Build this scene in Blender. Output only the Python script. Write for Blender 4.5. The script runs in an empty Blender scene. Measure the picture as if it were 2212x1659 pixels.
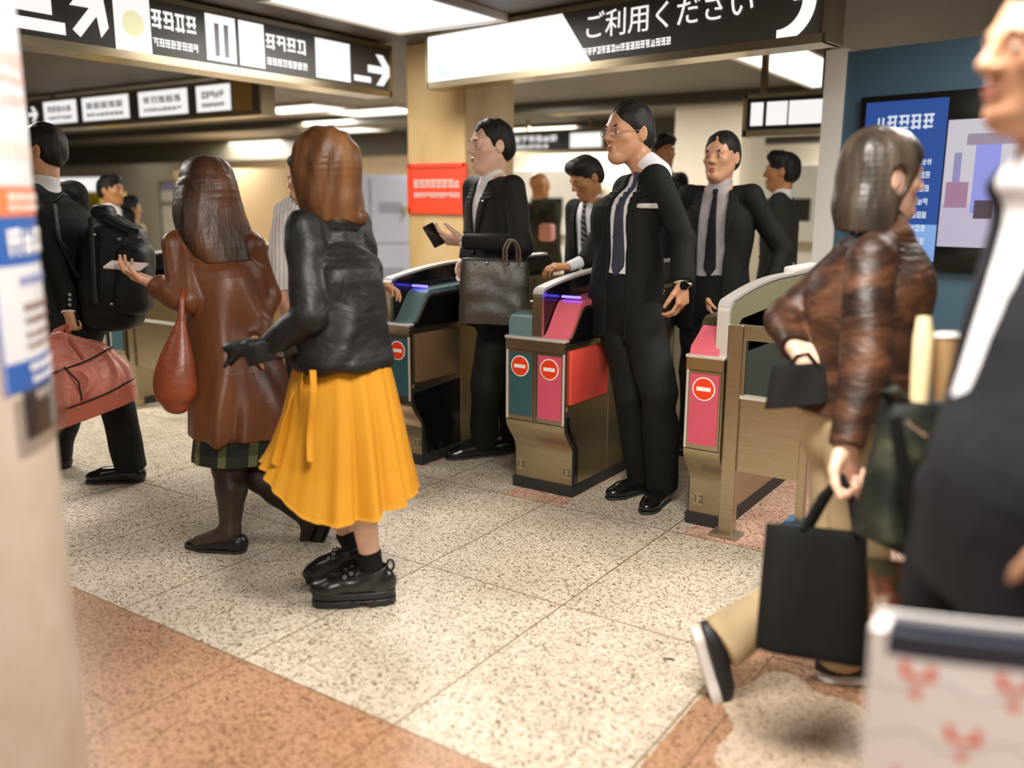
import bpy, bmesh, math, random
import numpy as np
from mathutils import Vector, Matrix

# ------------------------------------------------------------------ camera
SC = bpy.context.scene
W, H = 2212, 1659
FOC, PIT, ROL, YAW, CZ = 1928.94, .2009, .0059, .5924, 1.38
FW = np.array([-math.sin(YAW)*math.cos(PIT), math.cos(YAW)*math.cos(PIT), -math.sin(PIT)])
_rt = np.array([math.cos(YAW), math.sin(YAW), 0.0]); _up = np.cross(_rt, FW)
RT = math.cos(ROL)*_rt + math.sin(ROL)*_up
UP = -math.sin(ROL)*_rt + math.cos(ROL)*_up
CAM = np.array([0, 0, CZ])
cd = bpy.data.cameras.new('camera'); cam = bpy.data.objects.new('camera', cd)
SC.collection.objects.link(cam)
cd.sensor_width = 36; cd.lens = 36*FOC/W; cd.clip_start = .05; cd.clip_end = 200
M = Matrix([[RT[0], UP[0], -FW[0], 0], [RT[1], UP[1], -FW[1], 0], [RT[2], UP[2], -FW[2], CZ], [0, 0, 0, 1]])
cam.matrix_world = M
cd.dof.use_dof = True; cd.dof.focus_distance = 3.9; cd.dof.aperture_fstop = 1.05
SC.camera = cam
SC.view_settings.view_transform = 'Standard'; SC.view_settings.look = 'None'
SC.view_settings.exposure = 0.18; SC.view_settings.gamma = 1.0
SC.view_settings.use_curve_mapping = False

def ray(x, y): return FW + RT*((x-W/2)/FOC) - UP*((y-H/2)/FOC)
def atz(x, y, z=0.0):
    d = ray(x, y); return CAM + d*((z-CZ)/d[2])
def atd(x, y, d): return CAM + ray(x, y)*d
def atY(x, y, Y):
    d = ray(x, y); return CAM + d*(Y/d[1])
def pix(P):
    d = np.asarray(P, float)-CAM; z = d @ FW; return W/2+FOC*(d @ RT)/z, H/2-FOC*(d @ UP)/z, z

# ------------------------------------------------------------------ world and lights
wd = bpy.data.worlds.new('world'); SC.world = wd; wd.use_nodes = True
bg = wd.node_tree.nodes['Background']
bg.inputs[0].default_value = (1.0, .86, .68, 1); bg.inputs[1].default_value = .22
def area(name, loc, sx, sy, power, col=(1, .94, .86), rz=0.0):
    l = bpy.data.lights.new(name, 'AREA'); l.shape = 'RECTANGLE'; l.size = sx; l.size_y = sy
    l.energy = power; l.color = col
    o = bpy.data.objects.new(name, l); o.location = loc; o.rotation_euler = (0, 0, rz); SC.collection.objects.link(o)
    return o
CEIL = 2.55
area('ceiling_or_fill_light', (-3.85, 4.55, CEIL-.06), .6, 1.2, 42)
area('ceiling_or_fill_light', (-2.65, 8.2, CEIL-.06), .6, 1.2, 70)
area('ceiling_or_fill_light', (-.6, 1.5, CEIL-.06), 1.2, .6, 98)
area('ceiling_or_fill_light', (-.3, 4.2, CEIL-.06), .6, 1.2, 60)
area('ceiling_or_fill_light', (.7, -1.3, CEIL-.06), 1.2, .6, 100)  # unseen fill added behind the camera to brighten front-facing surfaces
area('ceiling_or_fill_light', (-3.4, .3, CEIL-.06), 1.2, .6, 10)
area('ceiling_or_fill_light', (-6.0, 2.6, CEIL-.06), .6, 1.2, 95)
area('ceiling_or_fill_light', (-5.8, 8.5, CEIL-.06), .6, 1.2, 110)
area('ceiling_or_fill_light', (-9.5, 9.2, CEIL-.06), 1.0, 1.2, 300)
area('ceiling_or_fill_light', (-7.5, 12.2, CEIL-.06), 1.2, .8, 260)
area('ceiling_or_fill_light', (-2.6, 12.2, CEIL-.06), 1.2, .8, 130)
area('ceiling_or_fill_light', (-14, 11.5, CEIL-.06), 1.5, 1.5, 380)

# ------------------------------------------------------------------ object helpers
COL = SC.collection
random.seed(7); RNG = np.random.default_rng(11)
def empty(name, loc, rz=0.0):
    o = bpy.data.objects.new(name, None); o.location = Vector(loc); o.rotation_euler = (0, 0, rz)
    o.empty_display_size = .1; COL.objects.link(o); return o
def tag(o, label=None, cat=None, group=None, kind=None):
    if label: o['label'] = label
    if cat: o['category'] = cat
    if group: o['group'] = group
    if kind: o['kind'] = kind
    return o
def parent(o, p):
    if p is not None:
        o.parent = p
        o.matrix_parent_inverse = p_inv(p)
    return o
def p_inv(p):
    if p.parent is not None: return Matrix.Identity(4)      # a part's own matrix is plain, its mesh is in world space
    return (Matrix.Translation(p.location) @ p.rotation_euler.to_matrix().to_4x4()).inverted()
def mesh_obj(name, verts, faces, mat, par=None, smooth=True, mats=None, midx=None):
    me = bpy.data.meshes.new(name)
    verts = np.asarray(verts, np.float32)
    if isinstance(faces, np.ndarray) and faces.ndim == 2 and len(faces):
        n, k = faces.shape
        me.vertices.add(len(verts)); me.vertices.foreach_set('co', verts.ravel())
        me.loops.add(n*k); me.loops.foreach_set('vertex_index', faces.astype(np.int32).ravel())
        me.polygons.add(n); me.polygons.foreach_set('loop_start', np.arange(0, n*k, k, dtype=np.int32))
        me.update(calc_edges=True); me.validate()
    else:
        me.from_pydata([tuple(map(float, v)) for v in verts], [], [tuple(f) for f in faces]); me.update()
    for m in (mats or [mat]): me.materials.append(m)
    if midx is not None: me.polygons.foreach_set('material_index', np.asarray(midx, np.int32))
    if smooth: me.polygons.foreach_set('use_smooth', np.ones(len(me.polygons), bool))
    o = bpy.data.objects.new(name, me); COL.objects.link(o)
    return parent(o, par)
class MB:
    """collects shapes in world space, builds ONE mesh object"""
    def __init__(s): s.bm = bmesh.new()
    def box(s, x0, x1, y0, y1, z0, z1, bev=0.0, rot=None, org=None):
        c = Vector(((x0+x1)/2, (y0+y1)/2, (z0+z1)/2))
        r = bmesh.ops.create_cube(s.bm, size=1.0)
        vs = r['verts']
        for v in vs: v.co = Vector((v.co.x*(x1-x0), v.co.y*(y1-y0), v.co.z*(z1-z0))) + c
        if bev > 0:
            es = list({e for v in vs for e in v.link_edges})
            rb = bmesh.ops.bevel(s.bm, geom=es, offset=bev, segments=2, affect='EDGES', profile=.5)
            vs = list({v for f in rb['faces'] for v in f.verts} | {v for v in vs if v.is_valid})
        if rot is not None:
            mt = Matrix.Translation(org) @ rot.to_4x4() if isinstance(rot, Matrix) else Matrix.Translation(Vector(org)) @ Matrix.Rotation(rot, 4, 'Z')
            for v in vs: v.co = mt @ v.co
        return vs
    def prism(s, poly, axis, a, b):
        """poly of 2D points extruded along axis x, y or z from a to b"""
        def P(u, v, w): return {'x': (w, u, v), 'y': (u, w, v), 'z': (u, v, w)}[axis]
        lo = [s.bm.verts.new(P(u, v, a)) for u, v in poly]; hi = [s.bm.verts.new(P(u, v, b)) for u, v in poly]
        n = len(poly); s.bm.faces.new(lo); s.bm.faces.new(hi[::-1])
        for i in range(n): s.bm.faces.new((lo[i], hi[i], hi[(i+1) % n], lo[(i+1) % n]))
    def tube(s, pts, r, seg=10, cap=True, r2=None):
        pts = [Vector(p) for p in pts]; rings = []; n = len(pts)
        ref = None
        for i, p in enumerate(pts):
            t = (pts[min(i+1, n-1)]-pts[max(i-1, 0)]).normalized()
            if ref is None: ref = t.orthogonal().normalized()
            ref = (ref - t*ref.dot(t)).normalized(); bi = t.cross(ref)
            rr = r[i] if isinstance(r, (list, tuple)) else r
            rb = rr if r2 is None else r2
            rings.append([s.bm.verts.new(p+ref*math.cos(2*math.pi*k/seg)*rr+bi*math.sin(2*math.pi*k/seg)*rb) for k in range(seg)])
        for a, b in zip(rings, rings[1:]):
            for k in range(seg): s.bm.faces.new((a[k], a[(k+1) % seg], b[(k+1) % seg], b[k]))
        if cap: s.bm.faces.new(rings[0][::-1]); s.bm.faces.new(rings[-1])
    def disc(s, c, n, r0, r1, depth, seg=40, sq=(1, 1)):
        """ring or disc (r0 = 0) facing n, thickness depth towards n"""
        n = Vector(n).normalized(); c = Vector(c); u = n.cross(Vector((0, 0, 1)))
        u = u.normalized() if u.length > 1e-4 else Vector((1, 0, 0)); v = u.cross(n)
        def ring(r, h): return [s.bm.verts.new(c+n*h+u*math.cos(2*math.pi*k/seg)*r*sq[0]+v*math.sin(2*math.pi*k/seg)*r*sq[1]) for k in range(seg)]
        o0, o1 = ring(r1, 0), ring(r1, depth)
        for k in range(seg): s.bm.faces.new((o0[k], o0[(k+1) % seg], o1[(k+1) % seg], o1[k]))
        if r0 <= 0: s.bm.faces.new(o1); s.bm.faces.new(o0[::-1])
        else:
            i0, i1 = ring(r0, 0), ring(r0, depth)
            for k in range(seg):
                s.bm.faces.new((i0[k], i1[k], i1[(k+1) % seg], i0[(k+1) % seg]))
                s.bm.faces.new((o1[k], o1[(k+1) % seg], i1[(k+1) % seg], i1[k]))
                s.bm.faces.new((o0[k], i0[k], i0[(k+1) % seg], o0[(k+1) % seg]))
    def sheet(s, fn, nu, nv, thick=0.0, closed=False):
        """grid fn(u, v) -> point, u and v in 0..1"""
        g = [[s.bm.verts.new(fn(i/nu, j/nv)) for j in range(nv+1)] for i in range(nu if closed else nu+1)]
        m = len(g); fs = []
        for i in range(nu):
            for j in range(nv):
                a, b = g[i], g[(i+1) % m]
                fs.append(s.bm.faces.new((a[j], b[j], b[j+1], a[j+1])))
        if thick:
            bmesh.ops.recalc_face_normals(s.bm, faces=fs)
            bmesh.ops.solidify(s.bm, geom=fs, thickness=thick)
    def build(s, name, mat, par=None, smooth=False, flip=True):
        bmesh.ops.recalc_face_normals(s.bm, faces=s.bm.faces[:])
        me = bpy.data.meshes.new(name); s.bm.to_mesh(me); s.bm.free(); me.materials.append(mat)
        if smooth:
            me.polygons.foreach_set('use_smooth', np.ones(len(me.polygons), bool))
            try: me.set_sharp_from_angle(angle=math.radians(38))
            except Exception: pass
        o = bpy.data.objects.new(name, me); COL.objects.link(o)
        return parent(o, par)
def boxobj(name, mat, par, *a, bev=0.0, **k):
    m = MB(); m.box(*a, bev=bev, **k); return m.build(name, mat, par)

# ------------------------------------------------------------------ materials
def mk(name, col, rough=.6, metal=0.0, spec=.5, emit=None, estr=1.0, coat=0.0, sheen=0.0, trans=0.0, alpha=None):
    m = bpy.data.materials.new(name); m.use_nodes = True
    b = m.node_tree.nodes['Principled BSDF']
    b.inputs['Base Color'].default_value = (*col, 1); b.inputs['Roughness'].default_value = rough
    b.inputs['Metallic'].default_value = metal; b.inputs['Specular IOR Level'].default_value = spec
    if coat: b.inputs['Coat Weight'].default_value = coat; b.inputs['Coat Roughness'].default_value = .15
    if sheen: b.inputs['Sheen Weight'].default_value = sheen
    if trans: b.inputs['Transmission Weight'].default_value = trans
    if emit: b.inputs['Emission Color'].default_value = (*emit, 1); b.inputs['Emission Strength'].default_value = estr
    return m
def nd(m, t, **kw):
    n = m.node_tree.nodes.new(t)
    for k, v in kw.items():
        if k.startswith('i_'): n.inputs[int(k[2:]) if k[2:].isdigit() else k[2:]].default_value = v
        else: setattr(n, k, v)
    return n
def ln(m, a, b): m.node_tree.links.new(a, b)
def bsdf(m): return m.node_tree.nodes['Principled BSDF']
def vary(m, cols, scale=8.0, detail=4.0, stretch=(1, 1, 1), pos=None, bump=0.0, bscale=None, rough=None, obj=True, bdist=.01, dist=0.0):
    """colour ramp over object-space noise, optional bump"""
    tc = nd(m, 'ShaderNodeTexCoord'); mp = nd(m, 'ShaderNodeMapping'); mp.inputs['Scale'].default_value = stretch
    ln(m, tc.outputs['Object'], mp.inputs[0])
    n = nd(m, 'ShaderNodeTexNoise'); n.inputs['Scale'].default_value = scale; n.inputs['Detail'].default_value = detail
    n.inputs['Distortion'].default_value = dist
    ln(m, mp.outputs[0], n.inputs['Vector'])
    if cols:
        r = nd(m, 'ShaderNodeValToRGB'); e = r.color_ramp.elements
        pos = pos or [.3+.4*i/(len(cols)-1) for i in range(len(cols))]
        while len(e) < len(cols): e.new(.5)
        for k, (c, p) in enumerate(zip(cols, pos)): e[k].position = p; e[k].color = (*c, 1)
        ln(m, n.outputs['Fac'], r.inputs[0]); ln(m, r.outputs[0], bsdf(m).inputs['Base Color'])
    if bump:
        n2 = n
        if bscale:
            n2 = nd(m, 'ShaderNodeTexNoise'); n2.inputs['Scale'].default_value = bscale; n2.inputs['Detail'].default_value = 3
            n2.inputs['Distortion'].default_value = dist
            ln(m, mp.outputs[0], n2.inputs['Vector'])
        bp = nd(m, 'ShaderNodeBump'); bp.inputs['Strength'].default_value = bump; bp.inputs['Distance'].default_value = bdist
        ln(m, n2.outputs['Fac'], bp.inputs['Height']); ln(m, bp.outputs[0], bsdf(m).inputs['Normal'])
    return m
def cloth(name, c, bump=.5, rough=.85, var=.25, scale=5.0, spec=.25, sheen=0.0, stretch=(1, 1, .6), bdist=.02):
    m = mk(name, c, rough, spec=spec, sheen=sheen)
    a = tuple(x*(1-var) for x in c); b = tuple(min(1, x*(1+var)) for x in c)
    return vary(m, [a, c, b], scale=scale, bump=bump, bscale=scale*2.2, stretch=stretch, bdist=bdist, dist=.6)
# ------------------------------------------------------------------ implicit surfaces for bodies, clothes and hair
def nrm(v):
    v = np.asarray(v, float); return v/np.linalg.norm(v)
class Field:
    """signed distance grid; shapes are blended into it, then meshed with surface nets"""
    def __init__(s, lo, hi, vox):
        s.lo = np.asarray(lo, float)-3*vox; s.v = vox
        s.n = (np.ceil((np.asarray(hi, float)+3*vox-s.lo)/vox)).astype(int)+1
        s.d = np.full(tuple(s.n), .06, np.float32)
    def sub(s, lo, hi, m):
        a = np.maximum(np.floor((np.asarray(lo)-m-s.lo)/s.v).astype(int), 0)
        b = np.minimum(np.ceil((np.asarray(hi)+m-s.lo)/s.v).astype(int)+1, s.n)
        if (b <= a).any(): return None, None
        ax = [(s.lo[i]+s.v*np.arange(a[i], b[i])).astype(np.float32) for i in range(3)]
        return (slice(a[0], b[0]), slice(a[1], b[1]), slice(a[2], b[2])), np.meshgrid(*ax, indexing='ij', sparse=True)
    def mix(s, sl, d, k, op):
        c = s.d[sl]
        if op == 'sub':
            d = -d
            if k > 0:
                h = np.maximum(k-np.abs(c-d), 0)/k; s.d[sl] = np.maximum(c, d)+h*h*k*.25
            else: s.d[sl] = np.maximum(c, d)
        else:
            if k > 0:
                h = np.maximum(k-np.abs(c-d), 0)/k; s.d[sl] = np.minimum(c, d)-h*h*k*.25
            else: s.d[sl] = np.minimum(c, d)
    def cone(s, a, b, ra, rb, k=.015, op='add', cap=(False, False)):
        """tapered limb; cap = flat ends"""
        a = np.asarray(a, float); b = np.asarray(b, float); R = max(ra, rb)
        sl, g = s.sub(np.minimum(a, b)-R, np.maximum(a, b)+R, k+.012)
        if sl is None: return s
        ab = b-a; L2 = max(ab @ ab, 1e-12)
        x, y, z = g[0]-np.float32(a[0]), g[1]-np.float32(a[1]), g[2]-np.float32(a[2])
        tr = (x*np.float32(ab[0])+y*np.float32(ab[1])+z*np.float32(ab[2]))/np.float32(L2)
        t = np.clip(tr, 0, 1)
        d = np.sqrt((x-t*np.float32(ab[0]))**2+(y-t*np.float32(ab[1]))**2+(z-t*np.float32(ab[2]))**2)-(np.float32(ra)+t*np.float32(rb-ra))
        L = np.float32(math.sqrt(L2))
        if cap[0]: d = np.maximum(d, -tr*L)
        if cap[1]: d = np.maximum(d, (tr-1)*L)
        s.mix(sl, d, k, op); return s
    def chain(s, pts, rs, k=.015, cap=(False, False)):
        n = len(pts)-1
        for i in range(n): s.cone(pts[i], pts[i+1], rs[i], rs[i+1], k, cap=(cap[0] and i == 0, cap[1] and i == n-1))
        return s
    def ell(s, c, r, ax=None, k=.015, op='add'):
        """ellipsoid with radii r along the three axes ax"""
        c = np.asarray(c, float); r = np.asarray(r, float)
        ax = np.eye(3) if ax is None else np.asarray(ax, float)
        e = np.sqrt(((ax*r[:, None])**2).sum(0))
        sl, g = s.sub(c-e, c+e, k+.012)
        if sl is None: return s
        x, y, z = g[0]-np.float32(c[0]), g[1]-np.float32(c[1]), g[2]-np.float32(c[2])
        q0 = q1 = 0
        for i in range(3):
            u = (x*np.float32(ax[i, 0])+y*np.float32(ax[i, 1])+z*np.float32(ax[i, 2]))/np.float32(r[i])
            q0 = q0+u*u; q1 = q1+(u/np.float32(r[i]))**2
        k0 = np.sqrt(q0); d = k0*(k0-1)/np.maximum(np.sqrt(q1), 1e-6)
        s.mix(sl, d.astype(np.float32), k, op); return s
    def loft(s, nodes, k=.02, flat=(True, True), pw=2.4):
        """nodes: (centre, side vector, front vector, half width, half depth) from bottom to top; one solid tube of
        rounded-rectangle sections, flat at its ends where asked"""
        if k > .002:                                     # shape it apart, then blend it in as one
            T = s.like(); T.loft(nodes, 0, flat, pw); s.mix((slice(None),)*3, T.d, k, 'add'); return s
        if len(nodes) > 2:                              # smooth profile through the given sections
            A = [np.concatenate([np.asarray(n[0], float), nrm(n[1]), nrm(n[2]), [n[3], n[4]]]) for n in nodes]
            out = []
            for i in range(len(A)-1):
                p0, p1, p2, p3 = A[max(i-1, 0)], A[i], A[i+1], A[min(i+2, len(A)-1)]
                for q in range(4):
                    u = q/4; out.append(.5*((2*p1)+(p2-p0)*u+(2*p0-5*p1+4*p2-p3)*u*u+(3*p1-p0-3*p2+p3)*u**3))
            out.append(A[-1]); nodes = [(o[:3], o[3:6], o[6:9], max(o[9], .004), max(o[10], .004)) for o in out]
        for (c0, s0, f0, w0, d0), (c1, s1, f1, w1, d1), i in zip(nodes, nodes[1:], range(99)):
            c0 = np.asarray(c0, float); c1 = np.asarray(c1, float); R = max(w0, w1, d0, d1)
            sl, g = s.sub(np.minimum(c0, c1)-R, np.maximum(c0, c1)+R, k+.012)
            if sl is None: continue
            ab = c1-c0; nn = nrm(np.cross(nrm(s0)+nrm(s1), nrm(f0)+nrm(f1))); nn = nn if nn @ ab > 0 else -nn; Lh = np.float32(max(nn @ ab, 1e-4))
            x, y, z = g[0]-np.float32(c0[0]), g[1]-np.float32(c0[1]), g[2]-np.float32(c0[2])
            tr = (x*np.float32(nn[0])+y*np.float32(nn[1])+z*np.float32(nn[2]))/Lh; t = np.clip(tr, 0, 1)
            x = x-t*np.float32(ab[0]); y = y-t*np.float32(ab[1]); z = z-t*np.float32(ab[2])
            m = lambda p, q: [np.float32(p[j])+t*np.float32(q[j]-p[j]) for j in range(3)]
            S, Fv = m(nrm(s0), nrm(s1)), m(nrm(f0), nrm(f1))
            w = np.float32(w0)+t*np.float32(w1-w0); dd = np.float32(d0)+t*np.float32(d1-d0)
            u = np.abs(x*S[0]+y*S[1]+z*S[2])/w; v = np.abs(x*Fv[0]+y*Fv[1]+z*Fv[2])/dd
            hx = np.abs(x*np.float32(nn[0])+y*np.float32(nn[1])+z*np.float32(nn[2]))/np.minimum(w, dd)
            q = (u**pw+v**pw+hx**pw)**(1/pw)
            d = (q-1)*np.minimum(w, dd); last = i == len(nodes)-2
            if i > 0 or flat[0]: d = np.maximum(d, -tr*Lh-(0 if i == 0 else .003))
            if not last or flat[1]: d = np.maximum(d, (tr-1)*Lh-(0 if last else .003))
            s.mix(sl, d.astype(np.float32), 0, 'add')
        return s
    def half(s, p, n):
        """cut away the side n points to"""
        p = np.asarray(p); n = nrm(n)
        ax = [(s.lo[i]+s.v*np.arange(s.n[i])).astype(np.float32) for i in range(3)]
        g = np.meshgrid(*ax, indexing='ij', sparse=True)
        s.d = np.maximum(s.d, (g[0]-np.float32(p[0]))*np.float32(n[0])+(g[1]-np.float32(p[1]))*np.float32(n[1])+(g[2]-np.float32(p[2]))*np.float32(n[2]))
        return s
    def prism(s, org, u, v, poly):
        """distance to a polygon drawn in the plane (u, v) at org and swept along its normal"""
        ax = [(s.lo[i]+s.v*np.arange(s.n[i])).astype(np.float32) for i in range(3)]
        g = np.meshgrid(*ax, indexing='ij', sparse=True)
        x, y, z = [g[i]-np.float32(org[i]) for i in range(3)]
        pu = x*np.float32(u[0])+y*np.float32(u[1])+z*np.float32(u[2]); pv = x*np.float32(v[0])+y*np.float32(v[1])+z*np.float32(v[2])
        best = None; ins = None; n = len(poly)
        for i in range(n):
            (ax_, ay), (bx, by) = poly[i], poly[(i+1) % n]
            ex, ey = bx-ax_, by-ay
            t = np.clip(((pu-ax_)*ex+(pv-ay)*ey)/(ex*ex+ey*ey+1e-12), 0, 1)
            d2 = (pu-ax_-t*ex)**2+(pv-ay-t*ey)**2
            best = d2 if best is None else np.minimum(best, d2)
            c = ((ay > pv) != (by > pv)) & (pu < (bx-ax_)*(pv-ay)/(by-ay+1e-12)+ax_)
            ins = c if ins is None else ins ^ c
        d = np.sqrt(best); return np.where(ins, -d, d).astype(np.float32)
    def side(s, org, n):
        ax = [(s.lo[i]+s.v*np.arange(s.n[i])).astype(np.float32) for i in range(3)]
        g = np.meshgrid(*ax, indexing='ij', sparse=True)
        return (g[0]-np.float32(org[0]))*np.float32(n[0])+(g[1]-np.float32(org[1]))*np.float32(n[1])+(g[2]-np.float32(org[2]))*np.float32(n[2])
    def like(s, d=None):
        o = Field.__new__(Field); o.lo, o.v, o.n = s.lo, s.v, s.n
        o.d = np.full(tuple(s.n), .06, np.float32) if d is None else d.astype(np.float32); return o
    def net(s, smooth=1):
        D = s.d.copy()
        for i in range(3):
            ix = [slice(None)]*3
            for e in (0, -1): ix[i] = e; D[tuple(ix)] = np.maximum(D[tuple(ix)], .01)
        ins = D < 0; nx, ny, nz = (np.array(D.shape)-1)
        cnt = np.zeros((nx, ny, nz), np.int8)
        offs = [(i, j, k) for i in (0, 1) for j in (0, 1) for k in (0, 1)]
        for (i, j, k) in offs: cnt += ins[i:i+nx, j:j+ny, k:k+nz]
        act = np.argwhere((cnt > 0) & (cnt < 8))
        if len(act) == 0: return np.zeros((0, 3)), np.zeros((0, 4), int)
        idx = np.full((nx, ny, nz), -1, np.int32); idx[act[:, 0], act[:, 1], act[:, 2]] = np.arange(len(act))
        val = {o: D[act[:, 0]+o[0], act[:, 1]+o[1], act[:, 2]+o[2]] for o in offs}
        acc = np.zeros((len(act), 3), np.float32); w = np.zeros(len(act), np.float32)
        for o in offs:
            for ax in range(3):
                if o[ax] == 0:
                    p = list(o); p[ax] = 1; p = tuple(p)
                    a, b = val[o], val[p]; m = (a < 0) != (b < 0)
                    t = np.where(m, a/np.where(m, a-b, 1), 0)
                    for q in range(3): acc[:, q] += np.where(m, (o[q]+t) if q == ax else o[q], 0)
                    w += m
        V = (act+acc/w[:, None])*s.v+s.lo
        Q = []
        for ax in range(3):
            o1, o2 = (ax+1) % 3, (ax+2) % 3
            sa = [slice(0, -1) if i == ax else slice(1, -1) for i in range(3)]; sb = [slice(1, None) if i == ax else slice(1, -1) for i in range(3)]
            A, B = ins[tuple(sa)], ins[tuple(sb)]
            e = np.argwhere(A != B); fl = A[e[:, 0], e[:, 1], e[:, 2]]
            c = e.copy(); c[:, o1] += 1; c[:, o2] += 1
            def cell(d1, d2):
                q = c.copy(); q[:, o1] += d1; q[:, o2] += d2; return idx[q[:, 0], q[:, 1], q[:, 2]]
            f = np.stack([cell(-1, -1), cell(0, -1), cell(0, 0), cell(-1, 0)], 1)
            f[~fl] = f[~fl][:, ::-1]; Q.append(f)
        Q = np.concatenate(Q); Q = Q[(Q >= 0).all(1)]
        for _ in range(smooth):
            S = np.zeros_like(V); n = np.zeros(len(V))
            for i in range(4):
                np.add.at(S, Q[:, i], V[Q[:, (i+1) % 4]]+V[Q[:, (i+3) % 4]]); np.add.at(n, Q[:, i], 2)
            V = np.where(n[:, None] > 0, .5*V+.5*S/np.maximum(n, 1)[:, None], V)
        return V, Q
def vnormals(V, Q):
    a, b, c = V[Q[:, 0]], V[Q[:, 1]], V[Q[:, 2]]; fn = np.cross(b-a, c-a)
    N = np.zeros_like(V)
    for i in range(4): np.add.at(N, Q[:, i], fn)
    return N/np.maximum(np.linalg.norm(N, axis=1), 1e-12)[:, None]
_PH = RNG.uniform(0, 6.28, (64, 3)); _DR = RNG.normal(size=(64, 3)); _DR /= np.linalg.norm(_DR, axis=1)[:, None]
def waves(V, freq, n=10, seed=0, stretch=(1, 1, 1), warp=.6):
    """smooth pseudo-noise in about -1..1"""
    P = V*np.asarray(stretch)*freq; out = np.zeros(len(V))
    P = P+warp*np.sin(P[:, [1, 2, 0]]*1.7+seed)
    for i in range(n):
        j = (seed*7+i) % 64; f = 2*math.pi*(.6+.8*((i*37 % 10)/10)); out += np.sin(P @ _DR[j]*f+_PH[j, 0]+seed)
    return out/math.sqrt(n)/1.2
def folds(V, Q, amp, freq=3.0, stretch=(1, 1, 1), seed=0, sharp=False):
    N = vnormals(V, Q); w = waves(V, freq, 8, seed, stretch)
    if sharp: w = 1-2*np.abs(np.clip(w, -1, 1))
    return V+N*(amp*w)[:, None]
# ------------------------------------------------------------------ shared materials
GX, GY, GA, GB = -3.321, 1.626, .6163, .885            # floor grid
def stone(name, base, chip, dark, grout):
    m = mk(name, base, .36, spec=.45)
    geo = nd(m, 'ShaderNodeNewGeometry'); sep = nd(m, 'ShaderNodeSeparateXYZ'); ln(m, geo.outputs['Position'], sep.inputs[0])
    vo = nd(m, 'ShaderNodeTexVoronoi'); vo.inputs['Scale'].default_value = 150; vo.inputs['Randomness'].default_value = 1
    ns = nd(m, 'ShaderNodeTexNoise'); ns.inputs['Scale'].default_value = 40; ns.inputs['Detail'].default_value = 3
    wv = nd(m, 'ShaderNodeMix', data_type='RGBA', blend_type='LINEAR_LIGHT'); wv.inputs[0].default_value = .012
    ln(m, geo.outputs['Position'], wv.inputs[6]); ln(m, ns.outputs['Color'], wv.inputs[7])
    ln(m, wv.outputs[2], vo.inputs['Vector']); ln(m, geo.outputs['Position'], ns.inputs['Vector'])
    sc = nd(m, 'ShaderNodeSeparateColor'); ln(m, vo.outputs['Color'], sc.inputs[0])
    r = nd(m, 'ShaderNodeValToRGB'); r.color_ramp.interpolation = 'CONSTANT'; e = r.color_ramp.elements
    while len(e) < 5: e.new(.5)
    mid = tuple((a+b)/2 for a, b in zip(base, chip)); lite = tuple(min(1, a*1.12) for a in base)
    for k, (p, c) in enumerate([(0, dark), (.07, chip), (.2, mid), (.36, base), (.75, lite)]): e[k].position = p; e[k].color = (*c, 1)
    ln(m, sc.outputs[0], r.inputs[0])
    n2 = nd(m, 'ShaderNodeTexNoise'); n2.inputs['Scale'].default_value = 2.2; n2.inputs['Detail'].default_value = 5
    ln(m, geo.outputs['Position'], n2.inputs['Vector'])
    r2 = nd(m, 'ShaderNodeValToRGB'); r2.color_ramp.elements[0].position = .3; r2.color_ramp.elements[0].color = (.8, .78, .74, 1)
    r2.color_ramp.elements[1].position = .65; r2.color_ramp.elements[1].color = (1.04, 1.03, 1.02, 1)
    ln(m, n2.outputs['Fac'], r2.inputs[0])
    mx = nd(m, 'ShaderNodeMix', data_type='RGBA', blend_type='MULTIPLY'); mx.inputs[0].default_value = 1
    ln(m, r.outputs[0], mx.inputs[6]); ln(m, r2.outputs[0], mx.inputs[7])
    def line(out, o, p):
        a = nd(m, 'ShaderNodeMath', operation='SUBTRACT'); a.inputs[1].default_value = o; ln(m, sep.outputs[out], a.inputs[0])
        b = nd(m, 'ShaderNodeMath', operation='PINGPONG'); b.inputs[1].default_value = p/2; ln(m, a.outputs[0], b.inputs[0])
        c = nd(m, 'ShaderNodeMath', operation='LESS_THAN'); c.inputs[1].default_value = .0032; ln(m, b.outputs[0], c.inputs[0]); return c
    a, b = line('X', GX, GA), line('Y', GY, GB)
    mxx = nd(m, 'ShaderNodeMath', operation='MAXIMUM'); ln(m, a.outputs[0], mxx.inputs[0]); ln(m, b.outputs[0], mxx.inputs[1])
    fin = nd(m, 'ShaderNodeMix', data_type='RGBA'); ln(m, mxx.outputs[0], fin.inputs[0]); ln(m, mx.outputs[2], fin.inputs[6]); fin.inputs[7].default_value = (*grout, 1)
    ln(m, fin.outputs[2], bsdf(m).inputs['Base Color'])
    return m
def steel(name, c=(.44, .37, .25), rough=.26, stretch=(1, 1, 40)):
    m = mk(name, c, rough, metal=.95)
    return vary(m, [tuple(x*.93 for x in c), c, tuple(min(1, x*1.05) for x in c)], scale=5, stretch=stretch, bump=.015, bscale=30)
ST_GREY = stone('speckled_stone', (.60, .54, .45), (.32, .25, .16), (.14, .10, .06), (.18, .13, .07))
ST_ORANGE = stone('orange_granite', (.42, .245, .15), (.23, .115, .055), (.14, .07, .03), (.20, .11, .05))
ST_PINK = stone('pink_granite', (.62, .42, .33), (.36, .18, .11), (.2, .09, .05), (.26, .17, .1))
STEEL = steel('brushed_steel'); STEEL_B = mk('bright_steel', (.80, .77, .72), .34, metal=.55)
DARK = mk('dark_rubber', (.02, .021, .02), .55)
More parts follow.
